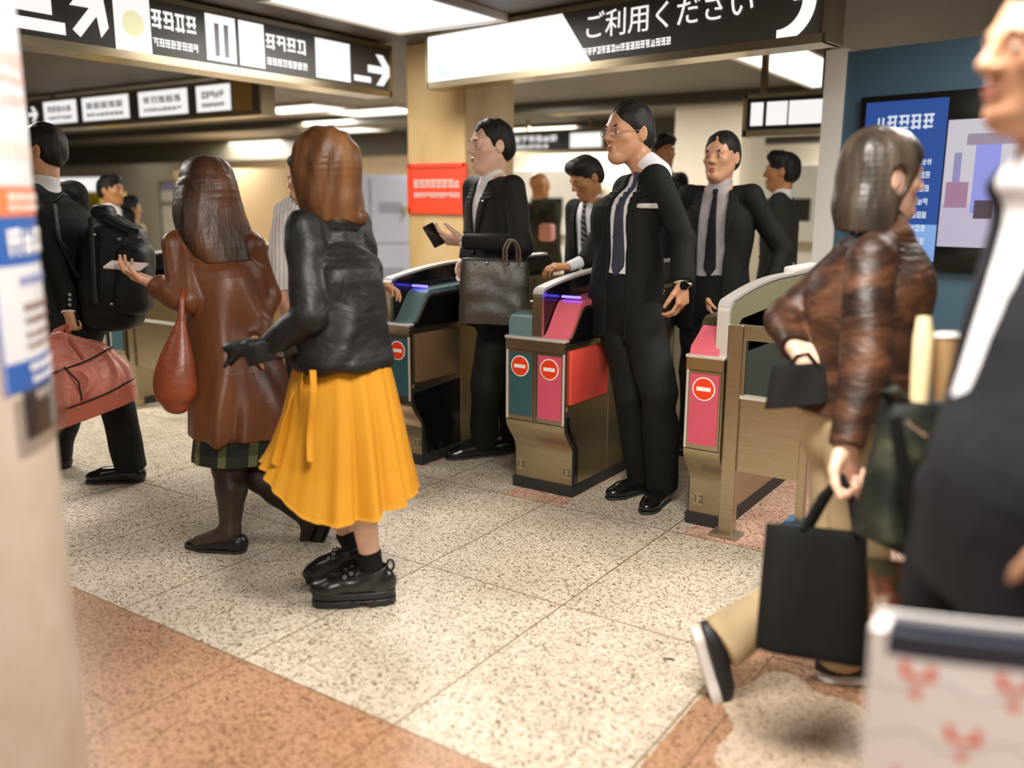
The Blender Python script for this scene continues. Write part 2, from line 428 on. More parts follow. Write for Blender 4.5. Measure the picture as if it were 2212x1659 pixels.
GLOSS = mk('black_gloss', (.006, .006, .006), .12, spec=.6)
CREAM = mk('cream_wall', (.72, .65, .52), .55); vary(CREAM, [(.68, .60, .46), (.74, .67, .54), (.78, .72, .60)], scale=1.3, bump=.05, bscale=30)
WHITE = mk('white_paint', (.78, .76, .72), .5)
BLACKP = mk('sign_black', (.02, .019, .018), .4)
GREYP = mk('sign_grey', (.06, .055, .05), .45)
LIT = mk('lit_white', (.3, .3, .3), .4, emit=(1, .98, .97), estr=.80)
LITB = mk('lit_pale_blue', (.1, .2, .3), .4, emit=(.36, .54, .86), estr=.80)
LAMP = mk('lamp_diffuser', (.9, .9, .9), .4, emit=(1, .97, .93), estr=1.5)
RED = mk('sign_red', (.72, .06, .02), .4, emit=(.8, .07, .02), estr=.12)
INK = mk('ink_grey', (.12, .11, .12), .7)

# ------------------------------------------------------------------ setting
xs = [-32, -.845, 6]; 
def floor():
    V, Fc, I = [], [], []
    def rect(x0, x1, y0, y1, mi):
        b = len(V); V.extend([(x0, y0, 0), (x1, y0, 0), (x1, y1, 0), (x0, y1, 0)]); Fc.append((b, b+1, b+2, b+3)); I.append(mi)
    ys = [-5, GY, 3.396, 16]
    rect(-32, 6, ys[0], ys[1], 1); rect(-32, -.845, ys[1], ys[2], 0); rect(-.845, 6, ys[1], ys[2], 1)
    gx = -32
    for a, b in [(-3.7, -2.925), (-2.335, -2.015), (-1.405, 6)]:    # pink strips the gates stand on
        if a > gx: rect(gx, a, ys[2], 6.4, 0)
        rect(a, b, ys[2], 6.4, 2); gx = b
    if gx < 6: rect(gx, 6, ys[2], 6.4, 0)
    rect(-32, 6, 6.4, 16, 0)
    o = mesh_obj('floor', V, Fc, None, smooth=False, mats=[ST_GREY, ST_ORANGE, ST_PINK], midx=I)
    tag(o, 'speckled stone floor with orange granite border', kind='structure')
    # joints of the border course at the right and the paler irregular patch in it
    m = MB(); g = .0035
    m.box(-.752, -.748, GY, 3.39, -.01, .0006); m.box(-.748, 2.5, 2.57, 2.575, -.01, .0006); m.box(-.845, -.752, 2.245, 2.249, -.01, .0006)
    tag(m.build('trim_1', mk('joint', (.12, .07, .04), .8)), 'dark joints of the border course', kind='structure')
floor()
def pale_patch():  # irregular outline filled with a paler speckled stone colour
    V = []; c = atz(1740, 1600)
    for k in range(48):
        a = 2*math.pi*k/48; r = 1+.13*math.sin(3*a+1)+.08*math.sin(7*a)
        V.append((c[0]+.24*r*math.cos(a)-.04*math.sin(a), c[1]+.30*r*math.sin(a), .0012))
    o = mesh_obj('floor_patch', V, [tuple(range(48))], stone('pale_stone', (.58, .47, .37), (.40, .29, .2), (.3, .2, .12), (.2, .11, .05)), smooth=False)
    tag(o, 'pale worn patch in the orange border', kind='structure')  # irregular patch of paler speckled stone colour, not known to be wear
pale_patch()
def litter(name, x, y, sx, sy, mat, label):
    p = atz(x, y); m = MB()
    m.box(-sx, sx*.2, -sy, sy*.3, 0, .002, rot=.4, org=(p[0], p[1], .0012)); m.box(-sx*.1, sx, -sy*.2, sy, 0, .002, rot=-.2, org=(p[0], p[1], .0012))
    tag(m.build(name, mat), label, 'litter')
litter('paper_scrap', 1445, 1424, .018, .006, mk('dirt', (.03, .02, .02), .8), 'small dark scrap lying on the speckled floor tile')
litter('paper_scrap', 1637, 1094, .008, .004, WHITE, 'tiny white paper scrap beside the foot of the pink gate')
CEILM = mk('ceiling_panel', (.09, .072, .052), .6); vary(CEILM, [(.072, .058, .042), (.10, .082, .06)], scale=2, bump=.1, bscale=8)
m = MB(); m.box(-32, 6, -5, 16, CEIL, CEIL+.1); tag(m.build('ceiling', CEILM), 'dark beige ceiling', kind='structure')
m = MB(); m.box(-32, 6, 13.2, 13.3, 0, CEIL); tag(m.build('wall_back', CREAM), 'cream wall at the back of the hall', kind='structure')
m = MB(); m.box(4.5, 4.6, -5, 13.2, 0, CEIL); tag(m.build('wall_right', CREAM), 'cream wall on the right', kind='structure')
m = MB(); m.box(-32, 4.5, 11.9, 12.3, 2.16, CEIL); m.box(-32, 6, 9.4, 9.6, 2.43, CEIL)
tag(m.build('trim_2', mk('soffit', (.05, .045, .03), .6)), 'dark soffit beam under the ceiling', kind='structure')
m = MB(); m.box(-4.70, -4.135, 5.5, 6.155, 0, CEIL, bev=.012)
COLM = mk('column_stone', (.62, .47, .26), .5, spec=.25); vary(COLM, [(.52, .34, .13), (.64, .46, .22), (.68, .52, .28)], scale=3, stretch=(1, 1, .25), bump=.02)
tag(m.build('column', COLM), 'beige column with a red notice behind the gates', kind='structure')
m = MB(); a = atY(1455, 330, 9.7); b = atY(1600, 330, 9.7); m.box(a[0], b[0], 9.7, 10.5, 0, CEIL, bev=.02)
tag(m.build('column', CREAM), 'far cream column behind the men', kind='structure')
m = MB(); m.box(-15.6, -12.3, 11.2, 11.4, 0, 1.95); m.box(-12.35, -12.15, 11.15, 11.45, 0, 2.0)
tag(m.build('wall_left', mk('tan_wall', (.50, .36, .2), .6)), 'tan wall far on the left', kind='structure')

# round poster column at the left
E0 = atd(118, 900, 1.9); _d = nrm([E0[0], E0[1], 0]); _n = np.array([-_d[1], _d[0], 0]); RC = .35
CC = np.array([E0[0], E0[1], 0])+_n*RC
m = MB(); n = 96
ring = [(CC[0]+RC*math.cos(2*math.pi*k/n), CC[1]+RC*math.sin(2*math.pi*k/n)) for k in range(n)]
m.prism(ring, 'z', 0, CEIL)
PILM = mk('pillar_stone', (.42, .345, .285), .45); vary(PILM, [(.37, .29, .225), (.42, .35, .29), (.45, .39, .335)], scale=5, bump=.03, bscale=25)
tag(m.build('column', PILM, smooth=True), 'pale round stone column with notices at the left edge', kind='structure')
def zat(y, P=E0): 
    r = ray(118, y); return CZ+r[2]*math.hypot(P[0], P[1])/math.hypot(r[0], r[1])
ANG0 = math.atan2(-_n[1], -_n[0])                                   # silhouette direction
def wrap(name, mat, par, a0, a1, z0, z1, r, thick=.0012, nu=24):
    """curved sheet on the column between angles a0 and a1 (degrees from the silhouette towards us)"""
    m = MB()
    f = lambda u, v: Vector((CC[0]+r*math.cos(ANG0-math.radians(a0+(a1-a0)*u)), CC[1]+r*math.sin(ANG0-math.radians(a0+(a1-a0)*u)), z0+(z1-z0)*v))
    m.sheet(f, nu, 1, thick); return m.build(name, mat, par)
def wrap_glyphs(name, mat, par, a0, a1, zc, h, n, r, seed):
    """a row of pseudo characters: short strokes on the curved sheet"""
    rg = random.Random(seed); m = MB(); da = (a1-a0)/n
    def st(aa, ab, za, zb):
        f = lambda u, v: Vector((CC[0]+r*math.cos(ANG0-math.radians(aa+(ab-aa)*u)), CC[1]+r*math.sin(ANG0-math.radians(aa+(ab-aa)*u)), za+(zb-za)*v))
        m.sheet(f, 2, 1, .0008)
    for i in range(n):
        s = a0+i*da; e = s+da*.82
        for q in range(3):
            z = zc-h/2+h*(q+.5)/3.2
            if rg.random() < .85: st(s, e, z, z+h*.13)
        for q in range(2):
            a = s+(e-s)*(.15+.5*q+.1*rg.random()); st(a, a+da*.14, zc-h/2, zc+h/2*(.6+.4*rg.random()))
    return m.build(name, mat, par)
BLUE = mk('poster_blue', (.022, .085, .29), .35); PAPER = mk('poster_paper', (.52, .52, .54), .35); ORANGE = mk('poster_orange', (.56, .15, .055), .4)
PALEPINK = mk('poster_pink', (.78, .45, .40), .5); BROWNI = mk('poster_brown', (.22, .12, .09), .6); NAVYI = mk('poster_navy', (.18, .2, .42), .6)
def notices():
    base = (E0[0], E0[1], 1.0)
    t = tag(empty('poster', base), 'white poster with pale red lines, upper notice on the round column', 'poster')
    wrap('sheet', PAPER, t, -25, 46, zat(405), zat(-90), RC+.002)
    for k, (y, h) in enumerate([(150, 34), (190, 20), (232, 26), (330, 34)]): wrap_glyphs('print_line', PALEPINK if k < 3 else mk('faint', (.72, .6, .52), .5), t, 8, 36, zat(y), h*.001, 4, RC+.0036, k)
    t = tag(empty('poster', base), 'orange strip notice with white lettering on the round column', 'poster')
    wrap('sheet', ORANGE, t, -25, 46, zat(464), zat(407), RC+.002)
    wrap_glyphs('print_line', WHITE, t, -5, 30, zat(426), .014, 6, RC+.0036, 21); wrap_glyphs('print_line', WHITE, t, -5, 30, zat(447), .011, 8, RC+.0036, 22)
    t = tag(empty('poster', base), 'blue and white notice with blue head and foot on the round column', 'poster')
    wrap('sheet', PAPER, t, -20, 38, zat(748), zat(562), RC+.002)
    wrap('header', BLUE, t, -20, 39, zat(562), zat(466), RC+.002); wrap('footer', BLUE, t, -20, 38, zat(806), zat(748), RC+.002)
    wrap('margin', NAVYI, t, 38, 39.5, zat(806), zat(562), RC+.002)
    wrap_glyphs('print_line', WHITE, t, -12, 33, zat(514), .052, 5, RC+.0036, 31)
    wrap_glyphs('print_line', NAVYI, t, -10, 28, zat(592), .018, 7, RC+.0036, 32)
    for k, y in enumerate((645, 672, 700, 722)): wrap_glyphs('print_line', BROWNI, t, -10, 27, zat(y), .016-.002*k, 8, RC+.0036, 33+k)
    wrap_glyphs('print_line', WHITE, t, -12, 27, zat(765), .017, 8, RC+.0036, 41); wrap_glyphs('print_line', WHITE, t, -12, 26, zat(790), .012, 9, RC+.0036, 42)
    t = tag(empty('poster', base), 'black notice with white lettering in a clear sleeve, lowest on the round column', 'poster')
    wrap('sheet', mk('poster_black', (.035, .03, .035), .4), t, -20, 31, zat(902), zat(806), RC+.002)
    wrap_glyphs('print_line', WHITE, t, -10, 25, zat(822), .018, 7, RC+.0036, 51)
    for k, y in enumerate((842, 858, 874, 888)): wrap_glyphs('print_line', WHITE, t, -10, 15, zat(y), .01, 7, RC+.0036, 52+k)
    cl = mk('clear_sleeve', (.95, .95, .95), .08, trans=1.0); cl.node_tree.nodes['Principled BSDF'].inputs['IOR'].default_value = 1.1
    m = MB()
    def f(u, v):
        a = math.radians(-14+50*u); r = RC+.006+.03*max(0, 1-u*2.2)**2
        return Vector((CC[0]+r*math.cos(ANG0-a), CC[1]+r*math.sin(ANG0-a), zat(925)+(zat(813)-zat(925))*v))
    m.sheet(f, 24, 1, .0012); m.build('sleeve', cl, t)
notices()

# ------------------------------------------------------------------ text helpers
def glyph_strokes(m, P, x0, y0, w, h, n, seed, dep=.004, asc=.82):
    """row of n pseudo characters as thin boxes, P(x, y, z) maps sign space to the world"""
    rg = random.Random(seed); cw = w/n
    def st(xa, xb, ya, yb):
        c = [m.bm.verts.new(P(x, y, z)) for z in (0, dep) for x, y in ((xa, ya), (xb, ya), (xb, yb), (xa, yb))]
        for q in ((0, 1, 2, 3), (7, 6, 5, 4), (0, 4, 5, 1), (1, 5, 6, 2), (2, 6, 7, 3), (3, 7, 4, 0)): m.bm.faces.new([c[k] for k in q])
    for i in range(n):
        s = x0+i*cw; e = s+cw*.84
        for q in range(3):
            y = y0+h*(q*.36+.06)
            if rg.random() < .9: st(s, e-cw*.1*rg.random(), y, y+h*.14)
        for q in range(2):
            x = s+cw*(.12+.42*q+.12*rg.random()); st(x, x+cw*.15, y0+(0 if rg.random() < .6 else h*.3), y0+h*asc)
def text_obj(name, body, size, mat, par, P0, U, Vv, extrude=.002, align='CENTER'):
    """lettering standing in the plane (U, Vv) at P0"""
    c = bpy.data.curves.new(name, 'FONT'); c.body = body; c.size = size; c.extrude = extrude; c.align_x = align; c.align_y = 'CENTER'; c.resolution_u = 3
    t = bpy.data.objects.new(name, c); COL.objects.link(t)
    dg = bpy.context.evaluated_depsgraph_get(); me = bpy.data.meshes.new_from_object(t.evaluated_get(dg))
    bpy.data.objects.remove(t); U = Vector(U); Vv = Vector(Vv); N = U.cross(Vv)
    for v in me.vertices: v.co = Vector(P0)+U*v.co.x+Vv*v.co.y+N*v.co.z
    me.materials.clear(); me.materials.append(mat); me.name = name
    o = bpy.data.objects.new(name, me); COL.objects.link(o); return parent(o, par)
def arrow_poly(c, s, ang, th=.2):
    """arrow polygon around c, length s, pointing to ang"""
    p = [(-.5, -th/2), (.05, -th/2), (.05-.08, -th/2)]
    p = [(-.5, -th*.5), (.12, -th*.5), (-.16, -.42), (.12, -.42), (.5, 0), (.12, .42), (-.16, .42), (.12, th*.5), (-.5, th*.5)]
    ca, sa = math.cos(ang), math.sin(ang)
    return [(c[0]+s*(x*ca-y*sa), c[1]+s*(x*sa+y*ca)) for x, y in p]
class Board:
    """hanging sign between two floor-plan points, u runs along it, v up, w towards the reader"""
    def __init__(s, A, B, z0, h, thick, label, mat=BLACKP, frame=STEEL, group=None, name='hanging_sign'):
        A = np.array([A[0], A[1], z0]); B = np.array([B[0], B[1], z0]); s.L = np.linalg.norm(B-A); s.U = (B-A)/s.L
        s.N = np.array([s.U[1], -s.U[0], 0]); s.A = A; s.h = h
        s.t = tag(empty(name, (A+B)/2), label, 'sign', group)
        m = MB(); s.slab(m, 0, s.L, 0, h, -thick, 0); m.build('panel', mat, s.t)
        m = MB()
        for (a, b, c, d) in ((-.02, s.L+.02, -.045, 0), (-.02, s.L+.02, h, h+.03), (-.03, 0, -.045, h+.03), (s.L, s.L+.03, -.045, h+.03)): s.slab(m, a, b, c, d, -thick-.01, .012)
        m.build('frame', frame, s.t)
        if z0+h+.03 < CEIL-.01 and name == 'hanging_sign':
            for q in (.15, .85): m = MB(); s.slab(m, s.L*q-.02, s.L*q+.02, h+.03, CEIL-z0, -thick*.7, -thick*.3); m.build('hanger', frame, s.t)
    def P(s, u, v, w=0): return tuple(s.A+s.U*u+np.array([0, 0, v])+s.N*w)
    def slab(s, m, u0, u1, v0, v1, w0, w1):
        c = [m.bm.verts.new(s.P(u, v, w)) for w in (w0, w1) for u, v in ((u0, v0), (u1, v0), (u1, v1), (u0, v1))]
        for q in ((0, 1, 2, 3), (7, 6, 5, 4), (0, 4, 5, 1), (1, 5, 6, 2), (2, 6, 7, 3), (3, 7, 4, 0)): m.bm.faces.new([c[k] for k in q])
    def tile(s, u0, u1, v0, v1, mat, name='tile', w=.006):
        m = MB(); s.slab(m, u0, u1, v0, v1, 0, w); return m.build(name, mat, s.t)
    def glyphs(s, u0, u1, v0, h, n, mat, seed, w=0.0):
        m = MB(); glyph_strokes(m, lambda a, b, c: s.P(a, b, w+c), u0, v0, u1-u0, h, n, seed); return m.build('lettering', mat, s.t)
    def poly(s, pts, mat, name='arrow', w0=0.0, w1=.006):
        m = MB(); lo = [m.bm.verts.new(s.P(u, v, w0)) for u, v in pts]; hi = [m.bm.verts.new(s.P(u, v, w1)) for u, v in pts]; n = len(pts)
        fs = [m.bm.faces.new(hi), m.bm.faces.new(lo[::-1])]
        for i in range(n): m.bm.faces.new((lo[i], lo[(i+1) % n], hi[(i+1) % n], hi[i]))
        return m.build(name, mat, s.t)
    def u_of(s, x, y):
        """where the line of sight through a photo point meets the sign's front plane"""
        d = ray(x, y); t = (s.A-CAM) @ s.N/(d @ s.N); p = CAM+d*t-s.A; return p @ s.U, p[2]
def arrow(b, u, v, s, ang): b.poly(arrow_poly((u, v), s, ang), LIT)
LITW = LIT
# the long left sign, running away along the gates
S = Board((-4.75, 1.4), (-4.75, 5.36), 2.2, .30, .2, 'long black overhead sign with white tiles and arrows at upper left', GREYP)
def span(b, x0, x1, y): return b.u_of(x0, y)[0], b.u_of(x1, y)[0]
a, b_ = span(S, 20, 112, 40); S.tile(a, b_, .12, .29, LIT); a, b_ = span(S, 20, 140, 60); S.tile(a, b_, .03, .09, LIT, 'bar')
a, b_ = span(S, 150, 238, 50); arrow(S, (a+b_)/2, .15, (b_-a)*1.1, math.radians(50))
a, b_ = span(S, 248, 325, 70); S.tile(a, b_, .0, .30, LIT); 
m = MB(); m.disc(S.P((a+b_)/2, .15, .006), S.N, .0, .07, .003); m.build('emblem', mk('emblem_yellow', (.75, .72, .45), .5, emit=(.8, .78, .5), estr=.7), S.t)
a, b_ = span(S, 330, 428, 80); S.glyphs(a, b_, .15, .11, 4, LIT, 1); S.glyphs(a, b_, .05, .05, 8, LIT, 2)
a, b_ = span(S, 445, 508, 90); S.tile(a, b_, .02, .29, LIT)
m = MB(); S.slab(m, a+(b_-a)*.28, a+(b_-a)*.42, .05, .24, .006, .009); S.slab(m, a+(b_-a)*.6, a+(b_-a)*.74, .05, .24, .006, .009); m.build('pictogram', mk('picto', (.3, .3, .36), .5), S.t)
a, b_ = span(S, 517, 570, 105); S.tile(a, b_, .02, .29, LIT)
a, b_ = span(S, 576, 664, 120); S.glyphs(a, b_, .15, .10, 4, LIT, 3); S.glyphs(a, b_, .05, .05, 8, LIT, 4)
a, b_ = span(S, 682, 755, 135); S.tile(a, b_, .02, .28, LIT)
m = MB(); m.disc(S.P((a+b_)/2, .15, .006), S.N, .0, .06, .003); m.build('emblem', mk('emblem_cyan', (.6, .8, .82), .5, emit=(.65, .85, .88), estr=.75), S.t)
a, b_ = span(S, 765, 800, 165); S.tile(a, b_, .04, .08, LIT, 'bar')
a, b_ = span(S, 790, 850, 155); arrow(S, (a+b_)/2, .14, .26, 0.0)
# farther left sign, crossing the aisle
S = Board((-10.9, 5.8), (-6.72, 5.8), 2.2, .27, .15, 'farther overhead sign with four white panels beyond the long sign', GREYP)
for k, (x0, x1, y) in enumerate([(95, 165, 235), (178, 278, 225), (300, 405, 215), (425, 498, 210)]):
    a, b_ = span(S, x0, x1, y); S.tile(a, b_, .02, .26, LIT); S.glyphs(a+.08, b_-.08, .14, .07, 5, INK, 60+k, .006); S.glyphs(a+.08, b_-.08, .06, .04, 8, INK, 70+k, .006)
a, b_ = span(S, 56, 88, 250); arrow(S, (a+b_)/2, .14, .2, 0)
a, b_ = span(S, 502, 545, 205); S.tile(a, b_, .0, .27, mk('ochre', (.3, .18, .05), .5))
# right sign
A_, B_ = atz(928, 178, 2.2), atz(1778, 71, 2.2)
S = Board(A_, B_, 2.2, .30, .16, 'overhead sign, white with pale blue arrow at left and dark at right', GREYP)
S.tile(0, S.L*.42, 0, .30, LIT, 'lit_field')
S.poly([(S.L*.42, 0), (S.L*.50, 0), (S.L*.42, .3)], LIT, 'lit_field')
a, b_ = span(S, 945, 1066, 130); S.tile(a, b_, .02, .26, LITB, 'blue_field', .009); S.poly(arrow_poly((a+(b_-a)*.38, .14), .26, math.pi), LIT, 'arrow', .009, .013)
a, b_ = span(S, 1290, 1592, 70)
text_obj('lettering', 'ご利用ください', .16, LIT, S.t, S.P((a+b_)/2, .19, .006), S.U, (0, 0, 1), .002)
S.glyphs(a-.1, b_-.4, .04, .045, 18, LIT, 5)
a, b_ = span(S, 1655, 1755, 40); c = (a+b_)/2
pts = []
for k in range(13):
    t = math.pi*(1.5+.5*k/12); pts.append((c-.06+.13*math.cos(t), .17+.13*math.sin(t)))
pts += [(c+.0, .17), (c+.10, .28), (c+.19, .17)]
S.poly(pts[:13]+[(c+.02, .17), (c+.1, .29), (c+.2, .17), (c+.13, .17)]+[(c-.06+.2*math.cos(math.pi*(2-.5*k/12)), .17+.2*math.sin(math.pi*(2-.5*k/12))) for k in range(13)], LIT)
# far signs at the back
for (x0, x1, yb, Y, h, lab, tl) in [(1108, 1302, 328, 11.3, .26, 'far black sign with white panels between the column and the tall man', [(1112, 1205, 0), (1232, 1300, 1)]),
                                   (1612, 1800, 282, 6.5, .22, 'far black sign with white panels at the right of the men', [(1622, 1648, 1), (1656, 1700, 1), (1704, 1795, 1)])]:
    z = atY(x0, yb, Y)[2]; S = Board((atY(x0, yb, Y)[0], Y), (atY(x1, yb, Y)[0], Y), z, h, .12, lab)
    for k, (a, b, f) in enumerate(tl):
        u0, u1 = span(S, a, b, yb-30)
        if f: S.tile(u0, u1, .03, h-.03, LIT)
        else: S.glyphs(u0, u1, h*.5, h*.35, 6, LIT, 80+k); S.glyphs(u0, u1*.8, h*.15, h*.22, 9, LIT, 90+k)
# ------------------------------------------------------------------ ceiling lamps
def lamp(x, y, sx, sy, label, group=None, frame=True):
    t = tag(empty('ceiling_lamp', (x, y, CEIL)), label, 'ceiling lamp', group)
    m = MB(); m.box(x-sx/2, x+sx/2, y-sy/2, y+sy/2, CEIL-.03, CEIL-.004); m.build('diffuser', LAMP, t)
    m = MB(); e = .03
    for a in ((x-sx/2-e, x-sx/2, y-sy/2-e, y+sy/2+e), (x+sx/2, x+sx/2+e, y-sy/2-e, y+sy/2+e), (x-sx/2, x+sx/2, y-sy/2-e, y-sy/2), (x-sx/2, x+sx/2, y+sy/2, y+sy/2+e)): m.box(*a, CEIL-.045, CEIL)
    m.build('frame', mk('lamp_frame', (.5, .45, .4), .5), t)
lamp(-3.85, 4.35, .85, 1.2, 'bright ceiling lamp between the two near overhead signs')
lamp(-2.42, 8.2, .6, 2.6, 'bright ceiling lamp behind the right overhead sign')
for (x, y, lab) in [(640, 230, 'thin ceiling lamp just under the end of the long left sign'), (812, 236, 'ceiling lamp left of the beige column'), (745, 277, 'ceiling lamp just above the brown bob hair'),
                    (255, 318, 'small far ceiling lamp above the pale poster column side'), (196, 352, 'far ceiling lamp over the yellow stand'), (276, 352, 'far ceiling lamp right of the yellow stand')]:
    p = atz(x, y, CEIL)
    lamp(p[0], p[1], 1.3, .7, lab)
p = atz(1262, 228, CEIL); t = tag(empty('ceiling_grille', (p[0], p[1], CEIL)), 'pale louvred ceiling grille behind the tall man', 'grille')
m = MB()
for k in range(9): m.box(p[0]-.6, p[0]+.6, p[1]-.5+k*.12, p[1]-.46+k*.12, CEIL-.05, CEIL)
m.build('slats', CREAM, t); m = MB(); m.box(p[0]-.64, p[0]-.6, p[1]-.54, p[1]+.54, CEIL-.06, CEIL); m.box(p[0]+.6, p[0]+.64, p[1]-.54, p[1]+.54, CEIL-.06, CEIL); m.build('frame', CREAM, t)

# ------------------------------------------------------------------ red notice on the column
a = atY(889, 363, 5.497); b = atY(1003, 450, 5.497)
S = Board((a[0], 5.488), (b[0], 5.488), b[2], a[2]-b[2], .004, 'red notice with two lines of white lettering on the beige column', RED, RED, name='wall_notice')
S.glyphs(.03, S.L-.03, S.h*.50, S.h*.22, 8, WHITE, 7); S.glyphs(.03, S.L-.03, S.h*.26, S.h*.13, 14, WHITE, 8)

# ------------------------------------------------------------------ blue screen wall at the right
A_ = atz(1832, 112, 2.28); B_ = atz(2135, 76, 2.28); dirw = nrm(B_-A_); B_ = A_+dirw*2.6
WN = np.array([dirw[1], -dirw[0], 0])
BLUEW = mk('blue_wall', (.055, .115, .165), .5); vary(BLUEW, [(.05, .105, .155), (.06, .125, .18)], scale=1.5, bump=.02)
def wallbox(m, u0, u1, z0, z1, w0, w1):
    c = [m.bm.verts.new(tuple(np.array([A_[0], A_[1], 0])+dirw*u+np.array([0, 0, z])+WN*w)) for w in (w0, w1) for u, z in ((u0, z0), (u1, z0), (u1, z1), (u0, z1))]
    for q in ((0, 1, 2, 3), (7, 6, 5, 4), (0, 4, 5, 1), (1, 5, 6, 2), (2, 6, 7, 3), (3, 7, 4, 0)): m.bm.faces.new([c[k] for k in q])
m = MB(); wallbox(m, 0, 2.6, 0, 2.28, -.12, 0); tag(m.build('wall_screen', BLUEW), 'dark blue wall with a screen', kind='structure')
m = MB(); wallbox(m, -.13, 0, 0, 2.30, -.14, .02); tag(m.build('trim_3', WHITE), 'white end post of the blue wall', kind='structure')
def wall_uv(x, y):
    d = ray(x, y); o = np.array([A_[0], A_[1], 0]); t = (o-CAM) @ WN/(d @ WN); p = CAM+d*t-o; return p @ dirw, p[2]
u0, z1 = wall_uv(1870, 212); _, z0 = wall_uv(1990, 582); u1 = u0+1.3
t = tag(empty('wall_screen_display', tuple(np.array([A_[0], A_[1], (z0+z1)/2])+dirw*(u0+u1)/2)), 'large lit screen with a blue text column on the blue wall', 'screen')
m = MB(); wallbox(m, u0, u1, z0, z1, 0, .05); m.build('bezel', GLOSS, t)
def lit(name, c, s=.62): return mk(name, tuple(x*.2 for x in c), .3, emit=c, estr=s)
bu = wall_uv(2040, 400)[0]
m = MB(); wallbox(m, u0+.035, bu, z0+.05, z1-.035, .05, .053); m.build('text_column', lit('screen_blue', (.03, .09, .36)), t)
m = MB(); wallbox(m, u0+.035, bu, z0+.05, z0+.26, .053, .055); m.build('text_panel', lit('screen_pale', (.25, .45, .85)), t)
def wP(a, b, c): return tuple(np.array([A_[0], A_[1], 0])+dirw*a+np.array([0, 0, b])+WN*(.053+c))
m = MB(); glyph_strokes(m, wP, u0+.1, z1-.20, bu-u0-.16, .09, 5, 101); 
for k in range(7): glyph_strokes(m, wP, u0+.24, z1-.40-k*.075, bu-u0-.3, .04, 7, 110+k)
m.build('lettering', lit('screen_text', (.75, .85, .95)), t)
m = MB(); wallbox(m, bu+.01, u1-.03, z0+.14, z1-.16, .05, .053); m.build('picture', lit('screen_white', (.62, .60, .68)), t)
m = MB(); wallbox(m, bu+.01, u1-.03, z0+.14, z0+.38, .053, .0545); m.build('picture_floor', lit('screen_floor', (.55, .50, .66)), t)
pm = [((.06, .10, .36, .66), (.30, .28, .52)), ((.17, .30, .33, .70), (.30, .33, .80)), ((.19, .29, .30, .40), (.10, .07, .09)), ((.36, .60, .46, .66), (.42, .40, .47)), ((.34, .62, .33, .42), (.10, .08, .10)), ((.12, .5, .70, .76), (.34, .28, .36)), ((.03, .15, .36, .5), (.38, .22, .34))]
for k, ((a, b, c, d), col) in enumerate(pm):
    H_ = z1-z0; m = MB(); wallbox(m, bu+a, bu+b, z0+H_*c, z0+H_*d, .0545, .0555+.0004*k); m.build('picture_shape', lit('screen_shape', col), t)

# ------------------------------------------------------------------ background furniture
LOCK = mk('locker_blue', (.52, .56, .70), .4)
def lockers():
    a = atd(757, 640, 9.6); b = atd(893, 640, 9.9); U = nrm([b[0]-a[0], b[1]-a[1], 0]); L = np.linalg.norm((b-a)[:2]); N = np.array([U[1], -U[0], 0]); zt = 1.66
    t = tag(empty('locker', ((a[0]+b[0])/2, (a[1]+b[1])/2, 0)), 'tall blue-grey steel locker left of the beige column', 'locker')
    def bx(m, u0, u1, z0, z1, w0, w1):
        c = [m.bm.verts.new(tuple(np.array([a[0], a[1], 0])+U*u+np.array([0, 0, z])+N*w)) for w in (w0, w1) for u, z in ((u0, z0), (u1, z0), (u1, z1), (u0, z1))]
        for q in ((0, 1, 2, 3), (7, 6, 5, 4), (0, 4, 5, 1), (1, 5, 6, 2), (2, 6, 7, 3), (3, 7, 4, 0)): m.bm.faces.new([c[k] for k in q])
    m = MB(); bx(m, 0, L, 0, zt, -.5, 0); m.build('body', LOCK, t)
    for (u0, u1, z0, z1) in [(.03, L*.30, .1, zt-.04), (L*.36, L-.03, .95, zt-.04), (L*.36, L-.03, .1, .92)]:
        m = MB(); bx(m, u0, u1, z0, z1, 0, .012); d = m.build('door', LOCK, t)
        m = MB()
        for k in range(4): bx(m, u0+(u1-u0)*.2, u0+(u1-u0)*.8, z1-.26-.03*k, z1-.25-.03*k, .012, .016)
        m.build('vent', mk('vent_dark', (.22, .24, .30), .5), d)
        m = MB(); bx(m, u1-.07, u1-.03, (z0+z1)/2-.05, (z0+z1)/2+.05, .012, .03); m.build('handle', mk('yellow_green', (.4, .42, .2), .5), d)
lockers()
def simple_box(name, p, sx, sy, z0, z1, mat, label, cat, extra=None):
    t = tag(empty(name, (p[0], p[1], z0)), label, cat)
    boxobj('body', mat, t, p[0]-sx/2, p[0]+sx/2, p[1], p[1]+sy, z0, z1, bev=.02)
    if extra: extra(t)
    return t
YEL = mk('yellow_panel', (.50, .36, .02), .5)
p = atY(170, 400, 8.9)
def _y(t):
    boxobj('header', LIT, t, p[0]-.62, p[0]+.62, 8.86, 9.0, 1.52, 1.75, bev=.02)
    boxobj('counter', CREAM, t, p[0]-.66, p[0]+.66, 8.7, 8.95, .85, .92, bev=.01)
simple_box('ticket_kiosk', p, 1.2, .5, 0, 1.5, YEL, 'yellow stand with a white lit header behind the man with the backpack', 'kiosk', _y)
